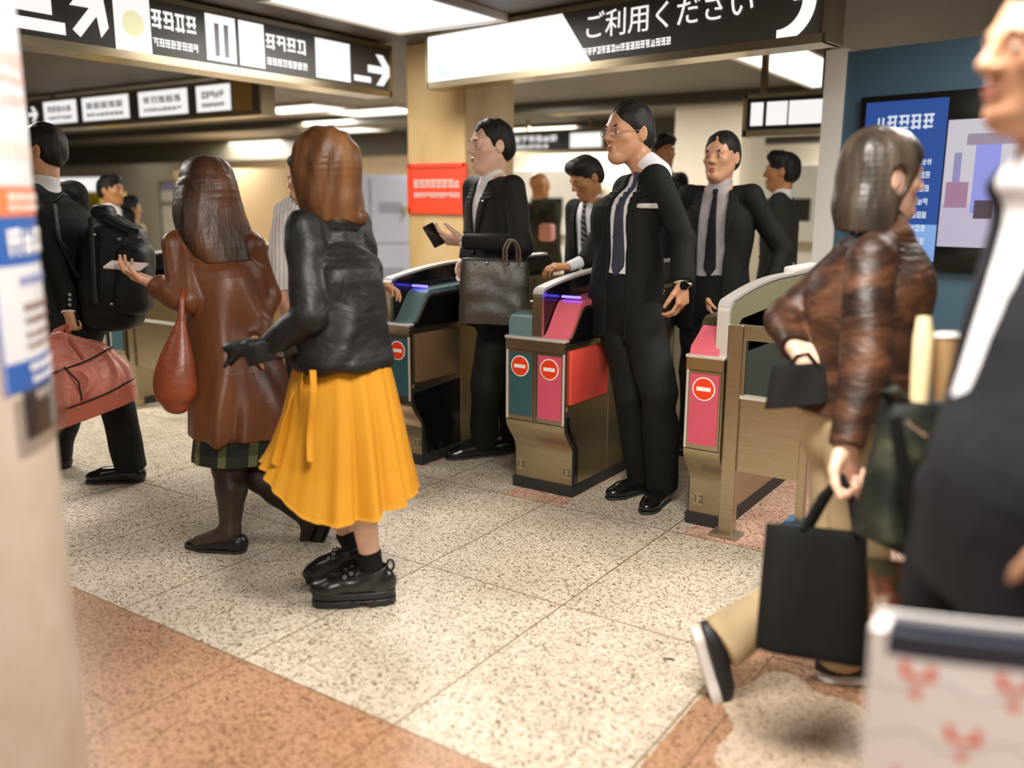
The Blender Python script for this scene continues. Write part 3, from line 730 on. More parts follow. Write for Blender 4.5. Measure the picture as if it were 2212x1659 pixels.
# framed poster and yellow stickers on the far walls
a = atY(345, 395, 11.1); b = atY(378, 520, 11.1)
S = Board((a[0], 11.1), (b[0]+.1, 11.1), b[2], a[2]-b[2], .05, 'tall poster in a dark frame far behind the brown coat', PAPER, DARK, name='framed_poster')
S.glyphs(.03, S.L-.03, S.h*.6, .1, 4, INK, 12); S.tile(.03, S.L-.03, .05, .15, mk('leaf', (.35, .5, .3), .6)); S.tile(.03, S.L-.03, S.h-.14, S.h-.03, NAVYI)
a = atY(600, 398, 12.9); b = atY(628, 450, 12.9)
S = Board((a[0], 13.15), (b[0], 13.15), b[2], a[2]-b[2], .02, 'yellow notice on the far cream wall beside the brown bob', mk('yellow_notice', (.8, .5, .1), .6), mk('yf', (.8, .6, .2), .6), name='wall_notice')
S.glyphs(.03, S.L-.03, S.h*.4, .12, 3, WHITE, 13)
# far ticket machines along the back wall
for k, (x, lab) in enumerate([(1180, 'pale ticket machine far behind the man reading'), (1700, 'pale ticket machine far behind the man in the grey shirt')]):
    p = atY(x, 480, 12.4)
    def _e(t, p=p): boxobj('display', GLOSS, t, p[0]-.3, p[0]+.3, 12.38, 12.42, 1.15, 1.45); boxobj('shelf', STEEL, t, p[0]-.5, p[0]+.5, 12.2, 12.42, .82, .88)
    simple_box('ticket_machine', p, 1.3, .6, 0, 1.9, mk('machine_grey', (.62, .60, .54), .5), lab, 'ticket machine', _e)
# ------------------------------------------------------------------ ticket gates
TEAL = mk('teal_panel', (.032, .095, .115), .4); TEALP = mk('teal_pad', (.13, .21, .22), .3)
PINK = mk('pink_panel', (.60, .085, .145), .4); PINKP = mk('pink_pad', (.72, .14, .19), .3, coat=.3)
REDF = mk('red_flap', (.72, .075, .05), .45); vary(REDF, [(.66, .06, .045), (.76, .09, .06)], scale=4, bump=.03, bscale=60)
BROWNF = mk('brown_flap', (.16, .095, .045), .42)
SIGNR = mk('no_entry_red', (.78, .05, .01), .35); SIGNW = mk('no_entry_white', (.85, .83, .8), .35)
LED = mk('blue_led', (.05, .05, .3), .3, emit=(.08, .06, 1.0), estr=6.0)
STAMP = mk('stamped_number', (.07, .055, .035), .6); STAMPBG = mk('stamp_plate', (.36, .29, .18), .5, metal=.4)
HOODG = mk('hood_glass', (.24, .22, .12), .12, metal=.0, spec=.8)
Y0, YB, GL = 3.46, 3.545, 1.65
def prof(y):                                      # top of the body along the gate
    t = min(max((y-.035)/.15, 0), 1); t = t*t*(3-2*t)
    return .762+.145*t+.02*min(max((y-.2)/.5, 0), 1)
def front_poly():
    """side outline of the lower body: recessed kick plate, S-curve, upright front"""
    p = [(.085, .05), (.085, .20)]
    for k in range(1, 10):
        t = k/9; p.append((.085*(1-(t*t*(3-2*t))), .20+.155*t))
    p += [(0, .70), (-.006, .702), (-.006, .755), (0, .762)]
    for k in range(1, 24): y = k/23*.7; p.append((y, prof(y)))
    p += [(GL, prof(.7)), (GL, .05)]
    return p
def no_entry(t, x, z, par):
    s = tag_part = None
    m = MB(); m.disc((x, Y0-.0035, z), (0, -1, 0), 0, .0500, .0025, 48); d = m.build('no_entry_sign', SIGNW, par)
    m = MB(); m.disc((x, Y0-.0058, z), (0, -1, 0), 0, .0445, .0015, 48); m.build('sign_disc', SIGNR, d)
    m = MB(); m.box(x-.031, x+.031, Y0-.0085, Y0-.0068, z-.0085, z+.0085); m.build('sign_bar', SIGNW, d)
def gate(x0, halves, label, hood='black', shift=0.0):
    w = .1625; n = len(halves); x1 = x0+w*n
    t = tag(empty('ticket_gate', ((x0+x1)/2, Y0+GL/2, 0)), label, 'ticket gate', 'ticket gates in a row')
    m = MB(); m.prism([(y+Y0, z) for y, z in front_poly()], 'x', x0, x1); m.build('body', STEEL, t, smooth=True)
    m = MB(); m.box(x0-.008, x1+.008, YB-.012, Y0+GL+.01, 0, .05); m.build('base', DARK, t)
    # lip and corner trims
    m = MB(); m.box(x0-.004, x1+.004, Y0-.012, Y0+.03, .752, .766, bev=.004); m.build('lip', STEEL_B, t)
    for i, h in enumerate(halves):
        a, b = x0+i*w, x0+(i+1)*w; right = h['side'] == 'R'
        hx0, hx1 = (a, a+.0) , (b, b)
        # coloured front panel
        m = MB(); m.box(a+.018, b-.018, Y0-.003, Y0+.01, .385, .685); p = m.build('front_panel', h['panel'], t)
        no_entry(t, (a+b)/2, .624, p)
        m = MB(); m.box(a+.006, a+.0085, Y0-.002, Y0+.005, .365, .70); m.box(b-.0085, b-.006, Y0-.002, Y0+.005, .365, .70); m.box(a+.006, b-.006, Y0-.002, Y0+.005, .698, .7005); m.box(a+.003, b-.003, Y0-.0025, Y0+.004, .36, .3625)
        m.build('panel_groove', DARK, t)
        m = MB(); xx = (b-.012, b-.001) if right else (a+.001, a+.012); m.box(xx[0], xx[1], Y0-.006, Y0+.006, .363, .70, bev=.003); m.build('corner_trim', STEEL_B, t)
        m = MB(); c = b-.05 if right else a+.05; m.box(c-.03, c+.03, Y0+.010, Y0+.022, .325, .333, bev=.002); m.build('pull_slot', mk('slot', (.16, .12, .07), .5), t)
        m = MB(); m.box((b if right else a)-.002, (b if right else a)+.002, YB-.002, YB+.02, .05, .3); m.build('edge_seam', DARK, t)
        # stamped number
        c = b-.032 if right else a+.032
        if h.get('num'):
            if h.get('numc'): c = a+h['numc']
            q = boxobj('number_plate', STAMPBG, t, c-.021, c+.021, YB-.0012, YB+.004, .088, .142)
            text_obj('number', h['num'], .05, STAMP, q, (c, YB-.002, .114), (1, 0, 0), (0, 0, 1), .001)
        # pad on top
        m = MB(); k = .028 if n == 1 else .027
        ia, ib = (a+k, b-.010) if right else (a+.010, b-k)
        if h['pad'] == 'slope':
            pr = [(Y0+y, prof(y)) for y in np.linspace(.02, .75, 30)]
            m.prism([(y, z-.004) for y, z in pr]+[(y-.004, z+.022*min(1, (y-Y0-.02)/.1+.3)) for y, z in pr[::-1]], 'x', ia, ib)
        elif h['pad'] == 'box':
            pr = [(Y0+.006, .763), (Y0+.006, .825), (Y0+.012, .845), (Y0+.025, .858), (Y0+.045, .865), (Y0+.7, .925), (Y0+.7, .763)]; m.prism(pr, 'x', ia, ib)
        else:
            pr = [(Y0+.004, .763), (Y0+.005, .785), (Y0+.014, .80), (Y0+.18, .895), (Y0+.7, .96), (Y0+.7, .763)]; m.prism(pr, 'x', ia, ib)
        m.build('reader_pad', h['padm'], t, smooth=True)
        if h['pad'] == 'slope':
            m = MB(); m.box(ia+.004, ib-.02, Y0+.175, Y0+.19, .938, .949, bev=.003); m.box(a+.001 if right else ib, ia-.006 if right else b-.001, Y0+.11, Y0+.13, .94, .95, bev=.002); m.build('reader_light', LED, t)
            # glossy cheek under the pad
            m = MB(); pr = [(Y0+y, prof(y)-.012) for y in np.linspace(.03, 1.0, 30)]; xs_ = (b-.006, b+.0015) if right else (a-.0015, a+.006)
            m.prism([(Y0+.03, .74)]+pr+[(Y0+1.0, .74)], 'x', *xs_); m.build('cheek', GLOSS, t)
        # flap door, its bezel and the dark lower cover on the outer side
        sx = b if right else a; sg = 1 if right else -1
        def sb(m, y0, y1, z0, z1, w0, w1, bev=0): m.box(min(sx+sg*w0, sx+sg*w1), max(sx+sg*w0, sx+sg*w1), Y0+y0, Y0+y1, z0, z1, bev=bev)
        if h.get('flap'):
            m = MB(); sb(m, .035, .40, .455, .712, -.004, .014, .008); m.build('flap_door', h['flap'], t, smooth=True)
            m = MB(); sb(m, .02, .42, .43, .452, -.002, .006); sb(m, .41, .42, .43, .73, -.002, .004); sb(m, .0, .5, .735, .742, -.002, .004); sb(m, .43, .44, .06, .74, -.002, .002); m.build('flap_bezel', h.get('bez', STEEL), t)
            m = MB(); cv = [(Y0+.012, .40)]
            for k2 in range(10): tt = k2/9; cv.append((Y0+.02+.085*(tt*tt*(3-2*tt)), .37-.17*tt))
            cv += [(Y0+.105, .055), (Y0+(.42 if h.get('cover') else .135), .055), (Y0+(.42 if h.get('cover') else .135), .20)]
            if h.get('cover'): cv += [(Y0+.42, .425)]
            else:
                for k2 in range(10): tt = 1-k2/9; cv.append((Y0+.05+.085*(tt*tt*(3-2*tt)), .37-.17*tt))
                cv += [(Y0+.05, .40)]
            m.prism(cv, 'x', *( (sx-.003, sx+.002) if right else (sx-.002, sx+.003))); m.build('side_cover', GLOSS, t)
        for k2, yy in enumerate((.75, 1.2)):
            m = MB(); sb(m, yy, yy+.004, .06, .74, -.002, .0015); m.build('side_seam', DARK, t)
    # hood between or beside the pads
    hx = (x0+w-.026, x0+w+.026) if n == 2 else ((x1-.045, x1+.004) if halves[0]['side'] == 'L' else (x0-.004, x0+.040))
    out = [(.012, .755), (.012, .945)]
    for k in range(1, 8): an = math.pi/2*k/7; out.append((.012+.045*(1-math.cos(an)), .945+.045*math.sin(an)))
    for k in range(1, 12): tt = k/11; out.append((.057+.65*tt, .99+.058*(1-(1-tt)**2)))
    out += [(GL-.1, 1.048), (GL-.02, 1.0), (GL-.02, .755)]
    hin = [(max(y, .022), min(z, .985 if y < .05 else z-.003)) for y, z in out]
    m = MB(); m.prism([(Y0+y, z) for y, z in hin], 'x', hx[0]+.004, hx[1]-.004); m.build('hood', HOODG if hood == 'glass' else GLOSS, t, smooth=True)
    m = MB(); N2 = out[:-2]; inner = [(y+.018, z-.012) for y, z in N2]; inner[0] = (.034, .755)
    strip = [(Y0+y, z) for y, z in N2[:9]]+[(Y0+y, z) for y, z in inner[:9][::-1]]
    m.prism(strip, 'x', hx[0], hx[1]); m.build('hood_front', STEEL if hood != 'glass' else STEEL_B, t, smooth=True)
    pts = [((hx[0]+hx[1])/2, Y0+y, z) for y, z in out[2:-2]]
    m = MB()
    for (pa, pb) in zip(out[3:-2], out[4:-2]):
        m.prism([(Y0+pa[0], pa[1]-.004), (Y0+pb[0], pb[1]-.004), (Y0+pb[0], pb[1]+.008), (Y0+pa[0], pa[1]+.008)], 'x', hx[0]-.001, hx[1]+.001)
    m.build('hood_rail', STEEL_B, t)
    m = MB(); m.box(hx[0]-.004, hx[1]+.004, Y0+.85, Y0+1.25, 1.05, 1.085, bev=.012); m.build('hood_cap', mk('cap_white', (.72, .70, .64), .45), t, smooth=True)
    return t
gate(-3.285, [dict(side='L', panel=TEAL, pad='box', padm=TEALP), dict(side='R', panel=TEAL, pad='slope', padm=TEALP, flap=BROWNF, cover=True, num='13', bez=STEEL)],
     'steel ticket gate with teal pads, brown flap and number 13, behind the yellow skirt')
gate(-2.362, [dict(side='L', panel=TEAL, pad='box', padm=TEALP, num='13'), dict(side='R', panel=PINK, pad='slope', padm=PINKP, flap=REDF, num='12', bez=STEEL)],
     'steel ticket gate with one teal and one pink front panel and a red flap')
gate(-1.447, [dict(side='L', panel=PINK, pad='wedge', padm=PINKP, num='12', numc=.045)], 'single steel ticket gate with pink front panel beside the steel fence post', hood='glass')
gate(-5.62, [dict(side='L', panel=TEAL, pad='box', padm=TEALP)], 'far steel ticket gate behind the pink bag and the brown coat')
# ------------------------------------------------------------------ fences beside the end gates
GLASS = mk('fence_glass', (.82, .88, .80), .04, trans=1.0); GLASS.node_tree.nodes['Principled BSDF'].inputs['IOR'].default_value = 1.12
BLUEB = mk('blue_block', (.06, .15, .28), .6)
def fence(x0, x1, yf, label, block=True):
    t = tag(empty('barrier_fence', ((x0+x1)/2, yf, 0)), label, 'fence')
    boxobj('post', STEEL, t, x0, x0+.062, yf, yf+.05, 0, .90, bev=.004)
    boxobj('post', STEEL, t, x1-.035, x1, yf+.01, yf+.045, 0, .86, bev=.003)
    boxobj('foot_plate', mk('foot_steel', (.42, .35, .25), .4, metal=.8), t, x0-.03, x0+.095, yf-.03, yf+.07, 0, .012, bev=.003)
    boxobj('lower_panel', STEEL, t, x0+.062, x1-.035, yf+.012, yf+.028, .29, .60)
    m = MB(); m.box(x0+.062, x1-.035, yf+.005, yf+.04, .84, .90, bev=.003); m.box(x0+.062, x0+.075, yf+.008, yf+.035, .61, .84)
    m.build('window_frame', STEEL, t)
    boxobj('panel_rail', STEEL_B, t, x0+.062, x1-.035, yf+.004, yf+.036, .598, .613)
    boxobj('window_pane', GLASS, t, x0+.075, x1-.035, yf+.018, yf+.022, .612, .84)
    if block:
        m = MB(); m.prism([(x1-.10, 0), (x1+.06, 0), (x1+.035, .115), (x1-.075, .115)], 'y', yf-.06, yf+.11); tag(m.build('foot_block', BLUEB, t), 'blue foot block')
fence(-1.279, -.93, 3.47, 'steel barrier fence with a window beside the pink single gate')
fence(-5.44, -4.82, 3.47, 'far steel barrier fence between the pink bag and the brown coat', block=False)
# ------------------------------------------------------------------ people
RTH = np.array([math.cos(YAW), math.sin(YAW), 0]); TOW = np.array([math.sin(YAW), -math.cos(YAW), 0]); ZUP = np.array([0, 0, 1.0])
def cv(r, u, t): return nrm(RTH*r+ZUP*u+TOW*t)          # direction from right / up / towards the lens
def facing(deg):                                        # 0 = towards the lens, 90 = to the right, -90 = to the left
    a = math.radians(deg); return TOW*math.cos(a)+RTH*math.sin(a)
def rot(v, ax, deg):
    a = math.radians(deg); ax = nrm(ax); v = np.asarray(v, float)
    return v*math.cos(a)+np.cross(ax, v)*math.sin(a)+ax*(ax @ v)*(1-math.cos(a))
def skin(name, c):
    m = mk(name, c, .42, spec=.4); b = bsdf(m)
    b.inputs['Subsurface Weight'].default_value = .0
    return vary(m, [tuple(x*q for x, q in zip(c, (.9, .82, .78))), c, tuple(min(1, x*1.08) for x in c)], scale=14, bump=.04, bscale=120, bdist=.003)
SKIN = skin('skin', (.56, .30, .175)); SKIN_P = skin('pale_skin', (.72, .46, .34)); SKIN_D = skin('tan_skin', (.46, .215, .09))
SUIT = cloth('black_suit', (.0065, .0072, .0065), bump=.35, scale=6, rough=.8)
SUITG = cloth('charcoal_suit', (.014, .0133, .0125), bump=.35, scale=6, rough=.7)
SHIRT = cloth('white_shirt', (.74, .73, .76), bump=.3, scale=9, var=.06); SHIRTG = cloth('grey_shirt', (.36, .33, .34), bump=.3, scale=9, var=.1)
SHOEL = mk('black_leather_shoe', (.008, .008, .008), .22, spec=.6)
HAIRB = mk('black_hair', (.010, .009, .008), .58, spec=.3); vary(HAIRB, [(.006, .006, .005), (.018, .015, .012)], scale=30, stretch=(1, 1, .12), bump=.5, bscale=60)
EYEW = mk('eye_white', (.6, .55, .5), .2); EYED = mk('eye_dark', (.012, .009, .007), .15); LIP = mk('lip', (.42, .14, .10), .45)
def build(name, F, mat, par, amp=0.0, freq=3.0, stretch=(1, 1, 1), seed=0, sm=1):
    V, Q = F.net(sm)
    if len(Q) == 0: print('EMPTY', name); return None
    if amp: V = folds(V, Q, amp, freq, stretch, seed)
    return mesh_obj(name, V, Q, mat, par)
class Person:
    def __init__(s, label, head, th, s_=1.0, hth=None, hpitch=0, over=None, vox=.005, wid=1.0, feet=None, lean=0.0, hroll=0, group=None, hs=1.0):
        """head = (x, y, depth) of the middle of the head; th = way the body faces; over = joints given as photo x, y, depth offset"""
        s.d0 = head[2]; s.s = s_; s.w = wid; s.vox = vox; s.hs = hs
        s.f = facing(th); s.l = np.cross(ZUP, s.f)
        hf = facing(th if hth is None else hth); hl = np.cross(ZUP, hf)
        s.hf = rot(hf, hl, hpitch); s.hu = rot(np.cross(s.hf, hl), s.hf, hroll); s.hu = nrm(s.hu); s.hr = np.cross(s.hf, s.hu)
        H_ = atd(*head); k = {'head': H_}; u = ZUP; f, l = s.f, s.l; q = s_
        k['neck'] = H_-s.hu*.10*hs*q-u*.035*q-f*.012
        lean_v = f*math.sin(math.radians(lean))
        for n, z in (('chest', .20), ('waist', .40), ('pelvis', .58)): k[n] = k['neck']-u*z*q-lean_v*z*q
        for sd, sg in (('L', 1), ('R', -1)):
            k['sh'+sd] = k['neck']-u*.062*q+l*sg*.168*q*wid; k['el'+sd] = k['sh'+sd]-u*.29*q+l*sg*.03-f*.03
            k['wr'+sd] = k['el'+sd]-u*.235*q+f*.06; k['hip'+sd] = k['pelvis']-u*.03+l*sg*.085*q*wid
            a = k['hip'+sd]; k['an'+sd] = np.array([a[0], a[1], .085]); k['kn'+sd] = a*.46+k['an'+sd]*.54+f*.02
        for n, v in (over or {}).items():
            k[n] = np.asarray(v[1]) if isinstance(v[0], str) else atd(v[0], v[1], s.d0+v[2])
        for sd in 'LR':                                   # joints that depend on moved ones
            if over and 'el'+sd not in over and 'wr'+sd in over: k['el'+sd] = (k['sh'+sd]+k['wr'+sd])/2-f*.05-u*.02
            if over and 'kn'+sd not in over and 'an'+sd in over: k['kn'+sd] = k['hip'+sd]*.46+k['an'+sd]*.54+f*.02
        s.k = k
        g = (k['anL']+k['anR'])/2
        s.root = tag(empty('person', (g[0], g[1], 0)), label, 'person', group)
    def bounds(s, names, m): P = np.array([s.k[n] for n in names]); return P.min(0)-m, P.max(0)+m
    # -------------------------------------------------------------- skin
    def hl(s, r, f, u): return s.k['head']+(s.hr*r+s.hf*f+s.hu*u)*s.hs
    def hax(s): return np.array([s.hr, s.hf, s.hu])
    def head(s, F):
        L, A, h = s.hl, s.hax(), s.hs
        def E(c, r, k, op='add', ax=None): F.ell(L(*c), np.array(r)*h, A if ax is None else ax, k*h, op)
        def Cn(a, b, ra, rb, k, op='add'): F.cone(L(*a), L(*b), ra*h, rb*h, k*h, op)
        E((0, -.012, .034), (.074, .094, .086), .02); E((0, .022, -.02), (.061, .068, .085), .03)
        Cn((0, .028, -.06), (0, .058, -.094), .046, .026, .03)
        for g in (1, -1):
            Cn((g*.05, -.005, -.045), (g*.02, .052, -.092), .018, .018, .03); E((g*.042, .054, -.016), (.02, .02, .016), .022)
        Cn((-.036, .079, .023), (.036, .079, .023), .009, .009, .02)
        for g in (1, -1):
            E((g*.031, .094, .004), (.017, .014, .010), .012, 'sub'); E((g*.031, .0755, .003), (.0125, .0125, .0115), .005)
        Cn((0, .086, .016), (0, .108, -.02), .008, .0115, .012)
        for g in (1, -1): E((g*.012, .098, -.025), (.009, .011, .008), .008)
        E((0, .090, -.0545), (.022, .009, .005), .007); E((0, .089, -.0645), (.019, .0095, .006), .007)
        Cn((-.023, .097, -.0595), (.023, .097, -.0595), .002, .002, .004, 'sub'); E((0, .077, -.09), (.02, .016, .014), .02)
        for g in (1, -1):
            ax = np.array([rot(s.hr, s.hu, g*20), rot(s.hf, s.hu, g*20), s.hu])
            E((g*.077, -.012, -.004), (.008, .02, .032), .006, ax=ax); E((g*.085, -.006, .0), (.004, .011, .018), .005, 'sub', ax=ax)
        F.cone(L(0, -.022, -.055), s.k['neck']-ZUP*.02, .053*h, .057*s.w, .03)
    def hand(s, F, sd, d=None, palm=None, curl=(.5, .6, .4), sz=1.0, spread=.06, thumb=.6):
        """palm = the way the palm faces; thumb lies towards d x palm or its opposite by side"""
        w = s.k['wr'+sd]; e = s.k['el'+sd]; d = nrm(w-e if d is None else d); s.kd = d
        palm = nrm(-s.l*(1 if sd == 'L' else -1)) if palm is None else nrm(palm)
        palm = nrm(palm-d*(palm @ d)); th = np.cross(palm, d)*(1 if sd == 'L' else -1)
        F.ell(w+d*.045*sz, np.array([.034, .05, .015])*sz, np.array([th, d, palm]), .012)
        tips = []
        for i, (ln_, r) in enumerate((((.042, .026, .02), .0088), ((.046, .029, .021), .009), ((.043, .027, .021), .0085), ((.033, .021, .018), .0075))):
            o = (.032-.0215*i); k0 = w+d*.012+th*o*.55; k1 = w+d*(.088-.006*abs(i-1.2))*sz+th*o*sz
            F.cone(k0, k1, .014*sz, .0115*sz, .010)
            dd = nrm(d+th*spread*(1.5-i)); ax = nrm(np.cross(dd, palm)); p = k1; a = 0
            for j in range(3):
                a += math.degrees(curl[j])*(1+.06*i); q = p+rot(dd, ax, a)*ln_[j]*sz
                F.cone(p, q, r*sz*(1-.09*j), r*sz*(1-.09*(j+1)), .004); p = q
            tips.append(p)
        b = w+d*.02+th*.022*sz; t1 = b+nrm(th*.75+d*.75+palm*.5*thumb)*.042*sz; t2 = t1+nrm(th*.35+d*.9+palm*.9*thumb)*.034*sz; t3 = t2+nrm(th*.05+d*.9+palm*1.1*thumb)*.027*sz
        F.cone(b, t1, .016*sz, .012*sz, .010); F.cone(t1, t2, .0115*sz, .0095*sz, .004); F.cone(t2, t3, .0095*sz, .0075*sz, .004)
        s.grip = w+d*.085*sz+palm*.022*sz; s.tips = tips; return s.grip
    def body(s, mat, hands={}, legs=True, vox=None, bare=1.0):
        k = s.k; lo, hi = s.bounds(list(k), .15); lo[2] = min(lo[2], .0)
        hi[2] = max(hi[2], k['head'][2]+.16); F = Field(lo, hi, vox or s.vox); f, l, w = s.f, s.l, s.w*s.s
        s.head(F)
        F.loft([(k['pelvis'], l, f, .13*w, .085), (k['waist'], l, f, .115*w, .08), (k['chest'], l, f, .135*w, .09), (k['neck']-ZUP*.07, l, f, .09*w, .06)], .01, flat=(False, False))
        for sd in 'LR':
            F.cone(k['neck']-ZUP*.05, k['sh'+sd], .05, .04, .03)
            F.chain([k['sh'+sd], k['el'+sd], k['wr'+sd]], [.04, .034, .025], .02)
            F.cone(k['hip'+sd], k['kn'+sd], .075*bare, .05*bare, .03)
            c = k['kn'+sd]*.68+k['an'+sd]*.32; b = nrm(np.cross(k['an'+sd]-k['kn'+sd], l if True else l)); b = b if b @ f < 0 else -b
            F.cone(k['kn'+sd], c+b*.012, .048*bare, .050*bare, .02); F.cone(c+b*.012, k['an'+sd], .050*bare, .031, .02)
            if s.k.get('toe'+sd) is not None: F.cone(k['an'+sd]-ZUP*.02, k['toe'+sd], .03, .02, .02)
            else: F.cone(k['an'+sd]-ZUP*.02, k['an'+sd]-ZUP*.045+f*.03, .03, .02, .02)
            if sd in hands: s.hand(F, sd, **hands[sd])
            else: s.hand(F, sd)
        o = build('body', F, mat, s.root)
        return o
    def face(s, brow=True, lip=True):
        A = s.hax(); h = s.hs
        for g in (1, -1):
            F = Field(s.hl(g*.031, .08, .003)-.03, s.hl(g*.031, .08, .003)+.03, .002)
            F.ell(s.hl(g*.031, .0805, .002), np.array((.0115, .009, .0042))*h, A, 0); e = build('eye', F, EYEW, s.root)
            F = Field(s.hl(g*.031, .08, .003)-.03, s.hl(g*.031, .08, .003)+.03, .0015)
            F.ell(s.hl(g*.031, .0855, .002), np.array((.0052, .005, .0042))*h, A, 0); build('iris', F, EYED, e)
            if brow:
                F = Field(s.hl(g*.031, .085, .025)-.05, s.hl(g*.031, .085, .025)+.05, .0025)
                F.chain([s.hl(g*.014, .0885, .0235), s.hl(g*.032, .088, .0275), s.hl(g*.048, .077, .023)], [.0035*h, .0042*h, .002*h], .004); build('eyebrow', F, HAIRB, s.root)
        if lip:
            F = Field(s.hl(0, .09, -.06)-.04, s.hl(0, .09, -.06)+.04, .002)
            F.ell(s.hl(0, .0925, -.0545), np.array((.020, .0085, .004))*h, A, .002); F.ell(s.hl(0, .0915, -.0645), np.array((.018, .009, .0048))*h, A, .002)
            F.cone(s.hl(-.023, .1, -.0595), s.hl(.023, .1, -.0595), .0015, .0015, .002, 'sub'); build('lips', F, LIP, s.root)
    def hair_short(s, mat, line=.062, thick=1.0, recede=0.0, side=-.03, back=-.06, vox=None):
        v = vox or s.vox; F = Field(s.k['head']-.17*s.hs, s.k['head']+.18*s.hs, v); A = s.hax(); h = s.hs; t = thick
        F.ell(s.hl(0, -.018, .038), np.array((.080, .099, .090))*h*(1+.05*(t-1)), A, 0); F.ell(s.hl(0, -.045, -.01), np.array((.077, .072, .07))*h, A, .03)
        if t > 1: F.ell(s.hl(0, .03, .095), np.array((.06, .055, .035))*h*t, A, .03)
        F.ell(s.hl(0, .150, -.035), np.array((.125, .098, line+.035+recede*.3))*h, A, .015, 'sub'); F.ell(s.hl(0, .13, .02), np.array((.10, .055+recede, .065+recede))*h, A, .02, 'sub')      # the face stays free
        for g in (1, -1):
            F.ell(s.hl(g*.085, .045, -.05), np.array((.05, .05, .055))*h, A, .01, 'sub'); F.ell(s.hl(g*.088, -.012, -.012), np.array((.022, .026, .034))*h, A, .006, 'sub')
        F.half(s.hl(0, -.05, back), -s.hu*1.0+s.hf*.35)
        return build('hair', F, mat, s.root, amp=.0035, freq=14, stretch=(1, 1, .4), seed=3)
    # -------------------------------------------------------------- clothes
    def torso_nodes(s, w=1.0, d=1.0, hem=.10, chest=(.19, .118), waist=(.178, .122), hemw=(.192, .132), fl=0.0):
        k, l, f = s.k, s.l, s.f; q = s.w*s.s
        hemc = k['pelvis']-ZUP*hem*s.s if hem > -.02 else k['pelvis']+(k['waist']-k['pelvis'])*(-hem*s.s/np.linalg.norm(k['waist']-k['pelvis']))
        top = k['neck']-ZUP*.055*s.s
        low = [(hemc, l, f, hemw[0]*q*w, hemw[1]*s.s*d)]+([(k['pelvis']+ZUP*.03, l, f, (waist[0]+.012)*q*w, (waist[1]+.008)*s.s*d)] if hem > -.02 else [])
        return low+[(k['waist'], l, f, waist[0]*q*w, waist[1]*s.s*d), (k['chest']+ZUP*.02, l, f, chest[0]*q*w, chest[1]*s.s*d),
                (top-ZUP*.03, l, f, .135*q*w, .088*s.s*d), (top+ZUP*.012, l, f, .09*q*w, .066*s.s*d)]
    def upper_field(s, vox, hem=.10, m=.14):
        lo, hi = s.bounds(['neck', 'chest', 'pelvis', 'waist', 'shL', 'shR', 'elL', 'elR', 'wrL', 'wrR'], m); lo[2] = min(lo[2], s.k['pelvis'][2]-hem-.05)
        return Field(lo, hi, vox)
    def sleeves(s, F, r=(.066, .054, .043), end=1.0, k=.03, only='LR', ends={}):
        for sd in only:
            q = s.k; e = ends.get(sd, end); w = q['el'+sd]+(q['wr'+sd]-q['el'+sd])*e
            F.cone(q['neck']-ZUP*.06, q['sh'+sd], .052*s.s, r[0]*.94*s.s, .03); F.chain([q['sh'+sd], q['el'+sd], w], [r[0]*s.s, r[1]*s.s, r[2]*s.s], .012, cap=(False, True))
    def suit(s, jmat, smat, tie=None, open_=.045, vee=.30, closed=True, hem=.12, seed=1, cuff=True, off=0.0, shirt_hem=-.095, vox=None, cuffs=None, tiew=.034, tieoff=0.0, amp=.006, jw=1.0, jend={}, V=None, lap=True):
        v = vox or s.vox; k, f, l = s.k, s.f, s.l; org = k['neck']; fr = None
        J = s.upper_field(v, hem); J.loft(s.torso_nodes(hem=hem, w=jw), .012); s.sleeves(J, ends=jend)
        S = J.like(); S.loft(s.torso_nodes(w=.93*jw, d=.90, hem=shirt_hem), .012); s.sleeves(S, (.050, .040, .0345), 1.05)
        # collar band of the shirt
        nk = nrm(s.hl(0, -.02, -.07)-k['neck']); S.cone(k['neck']-nk*.05, k['neck']+nk*.034, .068, .062*s.s, .02, cap=(False, True))
        F0 = J.side(org-f*.0, f)
        t = s.s
        if V is not None: pass
        elif closed: V = [(-open_, .04), (open_, .04), (open_*.9, -.05), (.004+off, -vee*t), (-.012+off, -vee*t-.05), (.03+off, -.75), (-.03+off, -.75), (-.02+off, -vee*t-.05), (-.004+off, -vee*t), (-open_*.9, -.05)]
        else: V = [(-open_+off, .04), (open_+off, .04), (open_*1.15+off, -.10), (open_*1.0+off, -.40), (open_*1.1+off, -.85), (-open_*1.1+off, -.85), (-open_+off, -.40), (-open_*1.15+off, -.10)]
        PV = J.prism(org, l, ZUP, V)
        cut = np.maximum(PV, -F0)
        # neck opening
        N = J.like(); N.cone(k['neck']-nk*.05+f*.0, k['neck']+nk*.12, .062*t, .075*t, 0)
        Jc = J.like(np.maximum(np.maximum(J.d, -cut), -N.d))
        jo = build('jacket', Jc, jmat, s.root, amp=amp, freq=3.2, stretch=(1, 1, .8), seed=seed)
        # lapels lie on the jacket along the opening
        for g in (1, -1) if lap else ():
            if closed: P = [(g*open_*.95, -.02), (g*(open_+.045), -.065), (g*(open_+.062), -.115), (g*(open_+.03), -.125), (g*.006+off, -vee*t-.01), (g*.001+off, -vee*t)]
            else: P = [(g*open_+off, -.02), (g*(open_+.05)+off, -.07), (g*(open_+.065)+off, -.13), (g*(open_+.035)+off, -.14), (g*open_*1.06+off, -.34)]
            lap = np.maximum(np.maximum(np.maximum(J.d-.0075, J.prism(org, l, ZUP, P)), -F0), -N.d)
            build('lapel', J.like(lap), jmat, s.root)
